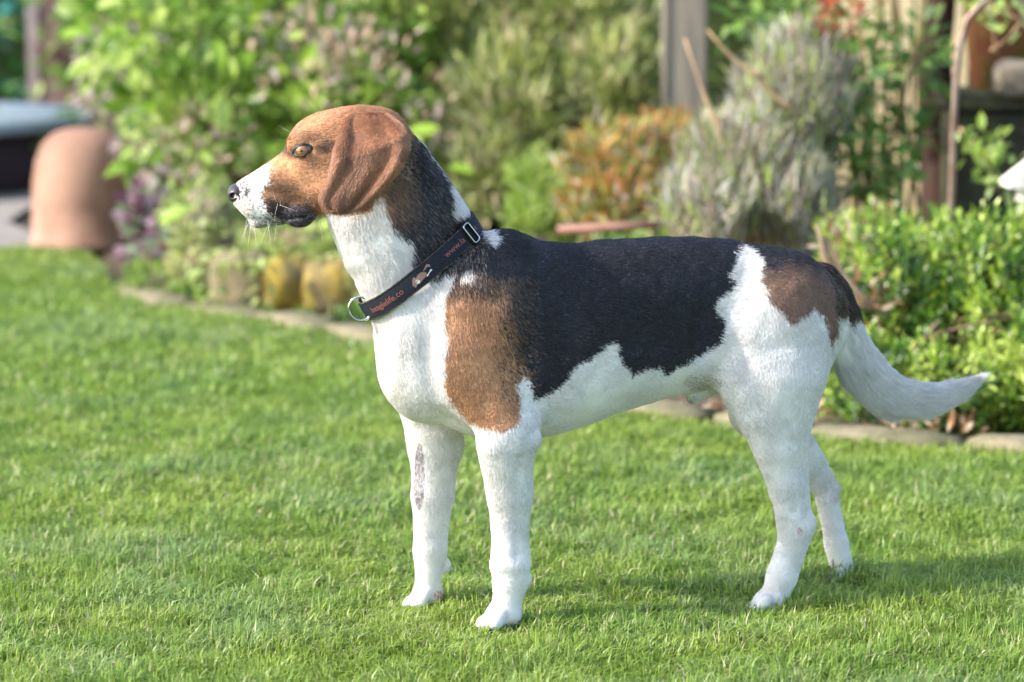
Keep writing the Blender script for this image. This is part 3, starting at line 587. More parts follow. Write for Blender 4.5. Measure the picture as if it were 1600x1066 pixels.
# hind legs
NV = -.070
ell(P, (1215, 545, -.052), (88, 112, 52), -6, 44, flow=((1200, 500), (1225, 620)))
ell(P, (1180, 618, -.062), (44, 64, 40), 12, 34, flow=((1200, 500), (1225, 620)))
cap(P, (1229, 600, NV), (1222, 690, NV), 64, 42, .66, 24, flow=DOWN)
cap(P, (1196, 655, NV), (1228, 760, NV), 40, 27, .72, 16, L=7)
cap(P, (1228, 760, NV), (1240, 828, NV), 25, 26, .78, 12, L=6)
cap(P, (1244, 690, NV), (1258, 800, NV), 19, 10, .7, 9, L=6)
ell(P, (1262, 818, NV), (13, 17, 14), 0, 9, flow=DOWN, L=6)
cap(P, (1245, 832, NV), (1222, 900, NV), 27, 25, .72, 9, L=6)
cap(P, (1222, 900, NV), (1207, 942, NV), 24, 22, .9, 9, L=5)
paw(P, 1198, 945, NV, 1.0)
GV = .066
ell(P, (1212, 560, .055), (80, 95, 46), -6, 26, flow=((1200, 500), (1225, 620)))
cap(P, (1180, 640, .062), (1262, 724, GV), 46, 26, .7, 22, L=7)
cap(P, (1262, 724, GV), (1293, 772, GV), 25, 19, .75, 12, L=6)
cap(P, (1262, 690, GV), (1300, 758, GV), 14, 10, .8, 8, L=6)
ell(P, (1302, 766, GV), (11, 13, 12), 0, 8, flow=DOWN, L=6)
cap(P, (1294, 785, GV), (1307, 850, GV), 20, 19, .85, 9, L=6)
cap(P, (1307, 850, GV), (1316, 888, GV), 20, 20, .95, 9, L=5)
paw(P, 1310, 901, GV, .95)
# sheath and tail
cap(P, (1110, 600, -.004), (1084, 619, -.006), 18, 11, 1, 12, L=8, flow=((1100, 600), (1080, 612)))
TS = [(1284, 446, 34), (1308, 482, 29), (1322, 525, 32), (1344, 574, 35), (1382, 612, 34), (1430, 626, 27), (1478, 618, 19), (1520, 601, 8)]
_t = np.array(TS, float); _s = np.linspace(0, len(_t) - 1, 22); _m = np.gradient(_t, axis=0); _i = np.clip(_s.astype(int), 0, len(_t) - 2); _u = (_s - _i)[:, None]
TS = [tuple(r) for r in (2*_u**3 - 3*_u**2 + 1) * _t[_i] + (_u**3 - 2*_u**2 + _u) * _m[_i] + (3*_u**2 - 2*_u**3) * _t[_i + 1] + (_u**3 - _u**2) * _m[_i + 1]]
for a, b in zip(TS, TS[1:]):
    cap(P, a[:2], b[:2], a[2], b[2], .56, 14 if a is TS[0] else 8, L=11 if a[0] < 1318 else 24)
# relief: tendons, flank and the hollow behind the shoulder
cap(P, (1238, 690, -.0990), (1243, 800, -.0865), 3, 4, .8, 8, sub=True)
cap(P, (812, 715, -.1010), (809, 868, -.0905), 3, 4, .8, 8, sub=True)
ell(P, (1108, 528, -.100), (26, 60, 41), 10, 22, sub=True)
ell(P, (842, 560, -.124), (14, 70, 43), 4, 20, sub=True)
cap(P, (660, 480, -.066), (672, 620, -.070), 8, 12, .8, 20, sub=True)
NHEAD0 = len(PR)
# --- head
UP = ((430, 300), (520, 270))
ell(H, (560, 238), (80, 72, 62), 0, 16, flow=HB, L=7)
ell(H, (592, 232), (52, 60, 50), 0, 14, flow=HB, L=8)
ell(H, (508, 226), (60, 50, 50), 18, 16, flow=HB, L=5)
cap(H, (478, 282), (398, 308), 44, 31, .76, 14, flow=HB, L=3)
cap(H, (460, 256), (392, 297), 25, 18, .95, 12, flow=((392, 292), (460, 250)), L=3)
ell(H, (474, 222, -.021), (25, 18, 17), 14, 12, flow=HB, L=4)
ell(H, (474, 222, .021), (25, 18, 17), 14, 12, flow=HB, L=4)
ell(H, (520, 282), (56, 48, 55), 0, 16, flow=HB, L=5)
ell(H, (486, 262, -.022), (30, 22, 18), -12, 12, flow=HB, L=4)
ell(H, (486, 262, .022), (30, 22, 18), -12, 12, flow=HB, L=4)
cap(H, (403, 341), (492, 321), 15, 21, 1.45, 7, flow=HB, L=4)
for s in (-1, 1):
    ell(H, (402, 322, s * .0115), (27, 21, 15), 0, 8, flow=((400, 310), (430, 330)), L=3.5)
    ell(H, (430, 322, s * .014), (30, 22, 17), 0, 8, flow=((400, 310), (450, 330)), L=3.5)
    ell(H, (466, 335, s * .019), (26, 20, 13), -6, 6, flow=((400, 310), (450, 330)), L=3.5)
ell(H, (378, 305), (16, 20, 20), 10, 8, flow=HB, L=2)
# eye sockets, mouth line, nostril bed are cut in
EYE = {s: H(473.5, 235, s * .0285) for s in (-1, 1)}
for s in (-1, 1):
    ell(H, (473, 235, s * .041), (16.0, 9, 14), 14, 3, sub=True)
    ell(H, (461, 240, s * .040), (8, 4.5, 12), 25, 3, sub=True)
    mouth = [(378, 338), (396, 343), (420, 343), (442, 342), (458, 340), (474, 339), (486, 334)]
    for a, b in zip(mouth, mouth[1:]):
        cap(H, (*a, s * (.018 + .000075 * (a[0] - 378))), (*b, s * (.018 + .000075 * (b[0] - 378))), 1.7, 1.7, 2.5, 3, sub=True)

def prim_d(pr, p):
    if pr['t'] == 'cap':
        A, ab = pr['A'], pr['B'] - pr['A']; q = p - A
        t = np.clip(q @ ab / (ab @ ab), 0, 1); q = q - t[..., None] * ab
        if pr['sq'] != 1: q = q + pr['V'] * ((q @ pr['V']) * (1 / pr['sq'] - 1))[..., None]
        return (np.sqrt((q * q).sum(-1)) - (pr['ra'] + t * (pr['rb'] - pr['ra']))) * min(1, (1 + pr['sq']) / 2)
    if pr['t'] == 'ell':
        q = (p - pr['C']) @ pr['M'].T; k0 = np.sqrt(((q / pr['r']) ** 2).sum(-1)); k1 = np.sqrt(((q / pr['r'] ** 2) ** 2).sum(-1)) + 1e-9
        return k0 * (k0 - 1) / k1
    u = p[..., 0]; top = smooth_interp(u, 1); bot = smooth_interp(u, 2); w = smooth_interp(u, 3)
    h = (top - bot) / 2; zc = (top + bot) / 2; z = (p[..., 2] - zc) / h
    ww = w * (1 - 0.10 * z + 0.0 * z)                         # a little fuller below
    rr = (np.abs(p[..., 1] / ww) ** 2.15 + np.abs(z) ** 2.15) ** (1 / 2.15)
    d = (rr - 1) * np.minimum(h, ww) * .93
    over = np.maximum(us[0, 0] - u, u - us[-1, 0])
    return np.where(over > 0, np.sqrt(np.maximum(d, 0) ** 2 + over ** 2) + np.minimum(d, 0) * 0, np.maximum(d, over))

def prim_box(pr, m):
    if pr['t'] == 'cap':
        r = max(pr['ra'], pr['rb']) * max(1, pr['sq']) + m
        return np.minimum(pr['A'], pr['B']) - r, np.maximum(pr['A'], pr['B']) + r
    if pr['t'] == 'ell': r = pr['r'].max() + m; return pr['C'] - r, pr['C'] + r
    return np.array((us[0, 0] - m, -.14 - m, us[:, 2].min() - m)), np.array((us[-1, 0] + m, .14 + m, us[:, 1].max() + m))

def surface_nets(D, lo, h):
    ins = D < 0
    c = np.zeros(tuple(n - 1 for n in D.shape), dtype=np.uint8)
    for a in (0, 1):
        for b in (0, 1):
            for e in (0, 1):
                c += ins[a:a + c.shape[0], b:b + c.shape[1], e:e + c.shape[2]]
    act = np.argwhere((c > 0) & (c < 8)); idx = np.full(c.shape, -1, dtype=np.int32)
    idx[act[:, 0], act[:, 1], act[:, 2]] = np.arange(len(act))
    acc = np.zeros((len(act), 3)); cnt = np.zeros(len(act))
    for ax in range(3):
        o1, o2 = [i for i in range(3) if i != ax]
        for s1 in (0, 1):
            for s2 in (0, 1):
                i0 = act.copy(); i0[:, o1] += s1; i0[:, o2] += s2; i1 = i0.copy(); i1[:, ax] += 1
                v0 = D[i0[:, 0], i0[:, 1], i0[:, 2]]; v1 = D[i1[:, 0], i1[:, 1], i1[:, 2]]
                m = (v0 < 0) != (v1 < 0); t = np.where(m, v0 / np.where(m, v0 - v1, 1), 0)
                p = i0.astype(float); p[:, ax] += t
                acc[m] += p[m]; cnt[m] += 1
    V = acc / cnt[:, None] * h + lo
    Fs = []
    for ax in range(3):
        o1, o2 = [(1, 2), (2, 0), (0, 1)][ax]
        sl0 = [slice(None)] * 3; sl1 = [slice(None)] * 3; sl0[ax] = slice(0, -1); sl1[ax] = slice(1, None)
        e = np.argwhere(ins[tuple(sl0)] != ins[tuple(sl1)])
        e = e[(e[:, o1] > 0) & (e[:, o2] > 0) & (e[:, o1] < c.shape[o1]) & (e[:, o2] < c.shape[o2]) & (e[:, ax] < c.shape[ax])]
        q = []
        for s1, s2 in ((1, 1), (0, 1), (0, 0), (1, 0)):
            i = e.copy(); i[:, o1] -= s1; i[:, o2] -= s2; q.append(idx[i[:, 0], i[:, 1], i[:, 2]])
        q = np.stack(q, 1); flip = ~ins[e[:, 0], e[:, 1], e[:, 2]]
        q[flip] = q[flip][:, ::-1]; Fs.append(q)
    return V, np.concatenate(Fs)

def build_field(prims, h, lo, hi):
    n = np.ceil((hi - lo) / h).astype(int) + 1
    D = np.full(n, 0.08, dtype=np.float32)
    for pr in prims:
        m = pr['k'] + .02; a, b = prim_box(pr, m)
        i0 = np.clip(((a - lo) / h).astype(int), 0, n - 1); i1 = np.clip(((b - lo) / h).astype(int) + 2, 1, n)
        if (i1 <= i0).any(): continue
        ax = [lo[j] + h * np.arange(i0[j], i1[j]) for j in range(3)]
        g = np.stack(np.meshgrid(*ax, indexing='ij'), -1)
        d = prim_d(pr, g); S = D[i0[0]:i1[0], i0[1]:i1[1], i0[2]:i1[2]]; k = max(pr['k'], 1e-5)
        if pr['sub']:
            d = -d; hh = np.maximum(k - np.abs(S - d), 0) / k; S[...] = np.maximum(S, d) + hh * hh * k * .25
        else:
            hh = np.maximum(k - np.abs(S - d), 0) / k; S[...] = np.minimum(S, d) - hh * hh * k * .25
    return D
GH = 0.0024
lo = np.array((-.40, -.17, -.02)); hi = np.array((.70, .17, .68))
DF = build_field(PR, GH, lo, hi)
DF = DF  # sampled distance field, reused for the collar
# fine muscle relief
bodyV, bodyF = surface_nets(DF, lo, GH)
def vert_normals(V, F):
    n = np.zeros_like(V); a = np.cross(V[F[:, 2]] - V[F[:, 0]], V[F[:, 3 % F.shape[1]]] - V[F[:, 1]]) if F.shape[1] == 4 else np.cross(V[F[:, 1]] - V[F[:, 0]], V[F[:, 2]] - V[F[:, 0]])
    for k in range(F.shape[1]): np.add.at(n, F[:, k], a)
    return n / (np.linalg.norm(n, axis=1)[:, None] + 1e-12)
def laplace(V, F, it=2, lam=.5):
    E = np.concatenate([F[:, (k, (k + 1) % F.shape[1])] for k in range(F.shape[1])]); cnt = np.bincount(E.ravel(), minlength=len(V))[:, None]
    for _ in range(it):
        s = np.zeros_like(V); np.add.at(s, E[:, 0], V[E[:, 1]]); np.add.at(s, E[:, 1], V[E[:, 0]])
        V = V + lam * (s / cnt - V)
    return V
bodyV = laplace(bodyV, bodyF, 3, .5)
_n = vert_normals(bodyV, bodyF); _w = np.clip((bodyV[:, 0] - P(640, 400)[0]) / .05, 0, 1) * np.clip((bodyV[:, 2] - .06) / .1, .25, 1)
bodyV = bodyV + _n * (_w * (.0013 * vnoise(bodyV / np.array((.030, .05, .055)), 81) + .0006 * vnoise(bodyV / .014, 82)))[:, None]
print('body', len(bodyV), round(time.time() - T0, 1))
# ---------------------------------------------------------------- coat pattern (real colours of the fur, drawn on the dog's side)
WHITE, BLACK = np.array((.74, .72, .695)), np.array((.019, .019, .026))
TAN, GINGER, BROWN, DARKBR, GREY, PINK = (np.array(srgb(*c)) for c in ((180, 136, 102), (188, 138, 100), (132, 104, 88), (58, 40, 36), (125, 112, 112), (190, 130, 120)))
def inside(poly, x, y):
    poly = np.array(poly, float); r = np.zeros(len(x), bool); j = len(poly) - 1
    for i in range(len(poly)):
        xi, yi, xj, yj = *poly[i], *poly[j]
        c = ((yi > y) != (yj > y)) & (x < (xj - xi) * (y - yi) / (yj - yi + 1e-12) + xi); r ^= c; j = i
    return r
PO = dict(
 saddle=[(706, 340), (780, 330), (1330, 330), (1330, 440), (1296, 428), (1262, 402), (1246, 396), (1232, 402), (1215, 420), (1196, 436), (1190, 421), (1188, 403), (1171, 387), (1160, 381), (1151, 388), (1148, 414), (1138, 431), (1148, 445), (1121, 468), (1114, 485), (1132, 509), (1121, 539), (1101, 553), (1070, 570), (1038, 587), (1033, 577), (1016, 577), (986, 587), (972, 570), (965, 539), (957, 533), (948, 536), (928, 556), (898, 573), (888, 590), (868, 610), (834, 625), (828, 605), (819, 587), (809, 545), (798, 503), (793, 451), (758, 448), (735, 446), (712, 425), (689, 431), (676, 440), (655, 425), (640, 418), (645, 376), (633, 374), (615, 361), (604, 340), (596, 304), (600, 270), (632, 230), (640, 190), (700, 260)],
 tan=[(708, 432), (735, 420), (793, 440), (802, 503), (812, 545), (825, 590), (817, 636), (810, 660), (788, 674), (758, 671), (724, 654), (703, 626), (694, 601), (699, 538), (693, 469)],
 strip=[(819, 585), (833, 622), (834, 690), (810, 670), (815, 636), (810, 605)],
 neckfluff=[(737, 349), (762, 351), (780, 372), (769, 388), (756, 371), (744, 361)],
 neckspot=[(720, 439), (721, 426), (733, 418), (742, 427), (735, 439)],
 nape=[(633, 192), (642, 184), (762, 306), (744, 330), (704, 327), (718, 308), (699, 280), (670, 238)],
 rump=[(1186, 436), (1190, 421), (1215, 420), (1232, 402), (1246, 396), (1262, 396), (1300, 420), (1312, 470), (1309, 522), (1299, 543), (1293, 512), (1283, 492), (1270, 479), (1253, 495), (1239, 507), (1219, 485), (1202, 468)],
 tailtop=[(1246, 380), (1340, 400), (1352, 500), (1334, 496), (1330, 507), (1322, 496), (1313, 499), (1304, 486), (1300, 455), (1286, 420)],
 head=[(300, 100), (720, 100), (646, 200), (636, 226), (626, 256), (603, 295), (596, 303), (587, 313), (567, 331), (536, 334), (515, 333), (492, 343), (484, 362), (440, 364), (430, 340), (300, 340)],
 muzzle=[(330, 270), (441, 214), (445, 236), (435, 253), (432, 268), (428, 285), (421, 299), (414, 313), (421, 332), (443, 346), (452, 356), (440, 370), (330, 370)],
 lips=[(440, 325), (456, 322), (480, 325), (494, 334), (486, 346), (470, 357), (456, 358), (444, 347), (436, 342), (434, 332)],
 freck=[(416, 322), (424, 314), (436, 314), (442, 330), (440, 342), (426, 338)],
)
def pattern(pd, mode='body'):
    """pd: points in the dog's frame -> colour; the far side repeats the near one"""
    q = pd.copy(); q[:, 1] = -np.abs(q[:, 1])
    if mode != 'body': q = pd
    s = project(d2w(q)); n = len(pd)
    j = rng.normal(0, 1, (n, 2)) * np.array((2.0, 2.6))
    w = np.stack((vnoise(pd / .012, 3), vnoise(pd / .012, 4)), 1) * 3.0 + np.stack((vnoise(pd / .004, 5), vnoise(pd / .004, 6)), 1) * 2.2
    x = s[:, 0] + j[:, 0] + w[:, 0]; y = s[:, 1] + j[:, 1] + w[:, 1]
    big = vnoise(pd / .03, 9); fine = vnoise(pd / .006, 11); rnd = rng.random(n)
    col = np.tile(WHITE, (n, 1))
    def put(m, c): col[m] = c if np.ndim(c) == 1 else c[m]
    torso = (y < 700)
    put(inside(PO['saddle'], x, y) & torso, BLACK)
    t = np.clip((520 - y) / 120 + .5 * big, 0, 1)[:, None]                    # sooty tan above, clear tan below
    tanc = TAN * (1 - t * .45) + DARKBR * (t * .45); m = inside(PO['tan'], x, y); put(m, tanc)
    put(m & (rnd < np.clip((x - 768) / 50, 0, .8) * np.clip((640 - y) / 120, 0, 1)), BLACK)
    put(m & (rnd < np.clip((475 - y) / 40, 0, .7)), BLACK)
    put(inside(PO['saddle'], x, y) & (x > 780) & (x < 850) & (y > 430) & (rnd < .38 * np.clip((850 - x) / 50, 0, 1)), BROWN)
    put(inside(PO['strip'], x, y), WHITE); put(inside(PO['neckfluff'], x, y), WHITE)
    put(inside(PO['neckspot'], x, y) & (rnd < .8), WHITE)
    sad = inside(PO['saddle'], x, y)
    put(sad & (rnd > .93), np.array((.07, .065, .07)))
    put(sad & (x < 760) & (x > 690) & (y > 360) & (rnd < .14), np.array((.42, .34, .30)))
    put(sad & (x < 700) & (y > 230) & (rnd < .13), np.array((.26, .24, .23)))
    # fawn fading to black behind the ear
    f = .85 * np.clip((668 - x + (y - 300) * .12) / 45, 0, 1) * np.clip((372 - y) / 50, 0, 1)
    put(sad & (x < 690) & (y < 380) & (rnd < f), np.array(srgb(146, 116, 94)))
    put(inside(PO['nape'], x, y) & (y > 190) & (rnd < .93), WHITE)
    m = inside(PO['rump'], x, y); t = np.clip((445 - y) / 45 + .3 * big + (rnd - .5) * .5, 0, 1)[:, None]
    put(m, BROWN * (1 - t) + BLACK * t)
    m = inside(PO['tailtop'], x, y); put(m, np.where((rnd < .30 + .25 * big)[:, None], BROWN * .9, DARKBR * .35))
    # belly skin and sheath shading of colour
    put((np.hypot((x - 1098) / 34, (y - 598) / 11) < 1) & (rnd < .45), np.array(srgb(168, 158, 150)))
    put(np.hypot(x - 1082, y - 630) < 5, np.array((.06, .04, .04)))
    # head
    hd = inside(PO['head'], x, y) & (x < 665) & (y < 366)
    hc = GINGER * (1 + .12 * big + .10 * fine)[:, None]
    tt = np.clip((x - 500) / 140, 0, 1)[:, None]; hc = hc * (1 - .12 * tt)
    ck = np.clip(1 - np.hypot((x - 505) / 48, (y - 272) / 26), 0, 1)[:, None]; hc = hc * (1 - .35 * ck) + np.array(srgb(206, 164, 126)) * .35 * ck
    dk = np.clip(1.4 - np.hypot((x - 506) / 17, (y - 231) / 9), 0, 1); dk = np.maximum(dk, .40 * np.clip(1.5 - np.hypot((x - 486) / 24, (y - 216) / 8), 0, 1) * (x > 470))
    dk = np.maximum(dk, .50 * np.clip(1.5 - np.hypot((x - 490) / 20, (y - 256) / 8), 0, 1)); dk = np.maximum(dk, .85 * np.clip(1.5 - np.hypot((x - 458) / 7, (y - 240) / 9), 0, 1))
    dk = np.maximum(dk, np.clip((318 - y) / 18, 0, 1) * np.clip((y - 272) / 22, 0, 1) * np.clip((476 - x) / 30, 0, 1) * .75)
    dk = np.maximum(dk, np.clip((y - 300) / 20, 0, 1) * np.clip((505 - x) / 24, 0, 1) * .85)
    dk = (dk * (.75 + .5 * rnd)).clip(0, 1)[:, None]; hc = hc * (1 - dk) + DARKBR * .8 * dk
    put(hd, hc)
    put(hd & (np.hypot((x - 508) / 12, (y - 168) / 3) < 1) & (rnd < .4), WHITE * .6)
    m = inside(PO['muzzle'], x, y); put(m & hd | m, WHITE)
    put(m & (rnd < np.clip((x - 395) / 30, 0, 1) * np.clip((y - 300) / 25, 0, .6)), GREY * .7)
    put(m & (rnd < np.clip(1.6 - np.hypot((x - 386) / 13, (y - 300) / 14), 0, 1) * .8), GREY * .6)
    put(m & (rnd < .35) & (y > 316) & (y < 340) & (x < 400), np.array(srgb(170, 120, 96)))
    m = inside(PO['lips'], x, y); put(m, np.where((rnd < .26)[:, None], GREY, BLACK * 1.4))
    m = inside(PO['freck'], x, y); put(m & (rnd < .75), DARKBR * .8)
    # legs: faint skin marks under thin white hair
    far = pd[:, 1] > 0
    s2 = project(d2w(pd))
    put(far & (np.hypot((s2[:, 0] - 655) / 9, (s2[:, 1] - 745) / 50) < .9 + .35 * big) & (rnd < .85), np.array(srgb(158, 150, 154)))
    put(~far & (np.hypot(s2[:, 0] - 1250, s2[:, 1] - 829) < 5) & (rnd < .5), np.array(srgb(190, 140, 130)))
    put((np.hypot((s2[:, 0] - 1302) / 16, (s2[:, 1] - 760) / 26) < 1) & (rnd < .3) & far, np.array(srgb(208, 186, 178)))
    put((np.hypot((s2[:, 0] - 686) / 8, (s2[:, 1] - 930) / 7) < 1) & (rnd < .6) & far, PINK)
    low = np.clip((s2[:, 1] - 900) / 80, 0, .22) * (vnoise(pd / .01, 21) > 0)                  # paws a little soiled
    col = col * (1 - low[:, None]) + np.array((.42, .36, .22)) * low[:, None]
    col = col * np.where(col.mean(1) < .35, .62 + .76 * rng.random(n), 1)[:, None]
    return col * (1 + .07 * big * (col.mean(1) > .3))[:, None]

def region_fields(pts):
    """blend flow direction and hair length of the nearby solids"""
    W = np.zeros(len(pts)); Fl = np.zeros((len(pts), 3)); L = np.zeros(len(pts))
    for pr in PR:
        if pr['sub']: continue
        d = prim_d(pr, pts); w = np.exp(-np.clip(d, -.01, 1) / .006); W += w; Fl += w[:, None] * pr['fl']; L += w * pr['L']
    return Fl / (np.linalg.norm(Fl, axis=1)[:, None] + 1e-9), L / W

m_coat = mat_attr('coat', rough=.75, spec=.15)
m_fur, nt, p, out = new_mat('fur')
a = nt.nodes.new('ShaderNodeAttribute'); a.attribute_name = 'col'
hi_ = nt.nodes.new('ShaderNodeHairInfo'); mr = nt.nodes.new('ShaderNodeMapRange'); mr.inputs['To Min'].default_value = .82; mr.inputs['To Max'].default_value = 1.15
nt.links.new(hi_.outputs['Random'], mr.inputs['Value'])
vm = nt.nodes.new('ShaderNodeVectorMath'); vm.operation = 'SCALE'; nt.links.new(a.outputs['Color'], vm.inputs[0]); nt.links.new(mr.outputs[0], vm.inputs['Scale'])
nt.links.new(vm.outputs[0], p.inputs['Base Color']); p.inputs['Roughness'].default_value = .40; p.inputs['Specular IOR Level'].default_value = .65
tr = nt.nodes.new('ShaderNodeBsdfTranslucent'); nt.links.new(vm.outputs[0], tr.inputs['Color'])
mx = nt.nodes.new('ShaderNodeMixShader'); mx.inputs[0].default_value = .18
nt.links.new(p.outputs[0], mx.inputs[1]); nt.links.new(tr.outputs[0], mx.inputs[2]); nt.links.new(mx.outputs[0], out.inputs['Surface'])

def sample_surface(V, F, n):
    T = np.concatenate((F[:, (0, 1, 2)], F[:, (0, 2, 3)])); a = V[T]; cr = np.cross(a[:, 1] - a[:, 0], a[:, 2] - a[:, 0]); A = np.linalg.norm(cr, axis=1) / 2
    i = np.searchsorted(np.cumsum(A), rng.random(n) * A.sum()).clip(0, len(A) - 1); r1 = np.sqrt(rng.random(n)); r2 = rng.random(n)
    b = np.stack((1 - r1, r1 * (1 - r2), r1 * r2), 1)
    return T[i], b, A.sum()
def make_fur(name, roots, nrm, flow, L, col, parent, rad=.00022, npt=4, lift=.20, mess=.09):
    n = len(roots); flow = flow - nrm * (flow * nrm).sum(1)[:, None]; fl = np.linalg.norm(flow, axis=1)[:, None]; flow = flow / (fl + 1e-6)
    clump = np.stack([vnoise(roots / .009, 30 + k) for k in range(3)], 1) * .09 + np.stack([vnoise(roots / .028, 40 + k) for k in range(3)], 1) * .18
    d = flow + nrm * (lift * (.6 + .8 * rng.random(n)))[:, None] + clump + rng.normal(0, mess, (n, 3))
    d -= nrm * np.minimum((d * nrm).sum(1) - .08, 0)[:, None]
    d /= np.linalg.norm(d, axis=1)[:, None]; L = L * (.65 + .6 * rng.random(n))
    pts = np.zeros((n, npt, 3)); t = np.linspace(0, 1, npt)
    bend = flow * .38 - nrm * .30
    for k in range(npt): pts[:, k] = roots + L[:, None] * (d * t[k] + bend * t[k] ** 2 * .6) / 1.15
    pts[:, 0] -= nrm * .0006
    cu = bpy.data.hair_curves.new(name); cu.add_curves([npt] * n)
    cu.attributes['position'].data.foreach_set('vector', pts.astype(np.float32).ravel()) if 'position' in cu.attributes else cu.points.foreach_set('position', pts.astype(np.float32).ravel())
    rr = np.tile(np.array([1, .9, .6, .12][:npt]), n) * rad
    (cu.attributes.get('radius') or cu.attributes.new('radius', 'FLOAT', 'POINT')).data.foreach_set('value', rr.astype(np.float32))
    at_ = cu.attributes.new('col', 'FLOAT_COLOR', 'CURVE'); c4 = np.ones((n, 4), np.float32); c4[:, :3] = col; at_.data.foreach_set('color', c4.ravel())
    cu.materials.append(m_fur); o = bpy.data.objects.new(name, cu); link(o, parent); return o

# everything of the dog is placed with one root on the ground
dog = empty('dog', Vector(DO), DA, label='tricolour hound with black saddle and tan ears standing on the lawn', cat='dog')
# ---- collar plane, needed before the fur
CE = P(724, 356) - P(570, 486); CE /= np.linalg.norm(CE); CC = (P(724, 356) + P(570, 486)) / 2
CPp = np.cross(CE, BVd); CPp /= np.linalg.norm(CPp)
if CPp[2] < 0: CPp = -CPp                                     # up and towards the head
CM = BVd - .05 * CPp; CM /= np.linalg.norm(CM); CN = np.cross(CE, CM); CN /= np.linalg.norm(CN)
if CN[2] < 0: CN = -CN
def field(p):
    g = (p - lo) / GH; i = np.floor(g).astype(int); i = np.clip(i, 0, np.array(DF.shape) - 2); f = g - i; r = 0
    for a in (0, 1):
        for b in (0, 1):
            for c in (0, 1):
                r = r + DF[i[:, 0] + a, i[:, 1] + b, i[:, 2] + c] * (f[:, 0] if a else 1 - f[:, 0]) * (f[:, 1] if b else 1 - f[:, 1]) * (f[:, 2] if c else 1 - f[:, 2])
    return r
NTH = 144; STW = .0215
th = np.linspace(0, 2 * math.pi, NTH, endpoint=False)
rad_e = []
for off in (-STW / 2, STW / 2):
    dirs = np.cos(th)[:, None] * CE + np.sin(th)[:, None] * CM; r = np.full(NTH, .05)
    rs = np.arange(.045, .14, .0005)
    fv = np.stack([field(CC + CN * off + dirs * q) for q in rs], 1); r = np.array([rs[np.argmax(v > 0)] if (v > 0).any() else .13 for v in fv])
    for _ in range(10): r = (np.roll(r, 1) + 2 * r + np.roll(r, -1)) / 4
    rad_e.append(r)
print('collar radii', [np.round(r[[0, 36, 72, 108]], 4) for r in rad_e])

# ---- ear shape
def poly_curve(pts, t):
    pts = np.array(pts, float); s = np.concatenate(([0], np.cumsum(np.linalg.norm(np.diff(pts, axis=0), axis=1)))); s /= s[-1]
    m = np.gradient(pts, s, axis=0); t = np.atleast_1d(t); i = np.clip(np.searchsorted(s, t) - 1, 0, len(s) - 2); h = (s[i + 1] - s[i])[:, None]; u = ((t - s[i]) / (s[i + 1] - s[i]))[:, None]
    return (2 * u**3 - 3 * u**2 + 1) * pts[i] + (u**3 - 2 * u**2 + u) * h * m[i] + (-2 * u**3 + 3 * u**2) * pts[i + 1] + (u**3 - u**2) * h * m[i + 1]
def ear_mesh(side):
    NS, NT = 44, 56; t = np.linspace(0, 1, NT); te = np.sin(t * math.pi / 2) ** .9
    Lc = poly_curve([(556, 174), (538, 184), (524, 225), (516, 262), (506, 290), (499, 313), (505, 326), (524, 332)], te)
    Rc = poly_curve([(604, 176), (628, 196), (641, 229), (629, 260), (606, 288), (588, 306), (568, 321), (550, 330)], te)
    V = []; s = np.linspace(0, 1, NS)
    for layer in (0, 1):
        for i in range(NT):
            for j in range(NS):
                se = s[j]; px, py = Lc[i] * (1 - se) + Rc[i] * se; tt = t[i]
                base = .012 + .046 * min(1, (tt / (.30 - .19 * se))) ** .75 + .004 * math.sin(tt * 3.0)
                prof = .0055 * math.sin(math.pi * se) ** .8 * (1 - .4 * tt)                # leather bulges out
                ridge = .0066 * math.exp(-((se - .07) / .07) ** 2) * (1 - .3 * tt) - .0078 * math.exp(-((se - .23) / .09) ** 2) * max(0, 1 - tt * 1.1)
                fold = .0085 * math.exp(-((se - .90) / .10) ** 2) * math.exp(-((tt - .42) / .3) ** 2) - .0030 * math.exp(-((se - .72) / .08) ** 2) * math.exp(-((tt - .55) / .3) ** 2)
                wr = .0018 * math.sin(se * 9 + tt * 7) * tt + .0012 * math.sin(se * 17 - tt * 5)
                back = -.008 * max(0, se - .80) * 4 * max(0, 1 - tt * 3.5) - .010 * max(0, .16 - se) * 6 * (1 - tt)
                v = base + prof + ridge + fold + wr + back
                ed = min(se, 1 - se) * 2; et = min(1, (1 - tt) * 8)
                th_ = .0026 * math.sqrt(max(0, 1 - (1 - min(1, ed * 5)) ** 2)) * math.sqrt(max(0, 1 - (1 - et) ** 2))
                V.append(H(px, py, side * (v + (th_ if layer == 0 else -th_))))
    V = np.array(V); F = []; N = NS * NT
    def a(l, i, j):                                   # the rim is shared by both layers
        return (0 if (i in (0, NT - 1) or j in (0, NS - 1)) else l) * N + i * NS + j
    for l in (0, 1):
        for i in range(NT - 1):
            for j in range(NS - 1):
                q = [a(l, i, j), a(l, i, j + 1), a(l, i + 1, j + 1), a(l, i + 1, j)]
                F.append(q if (l == 0) == (side > 0) else q[::-1])
    return V, np.array(F)

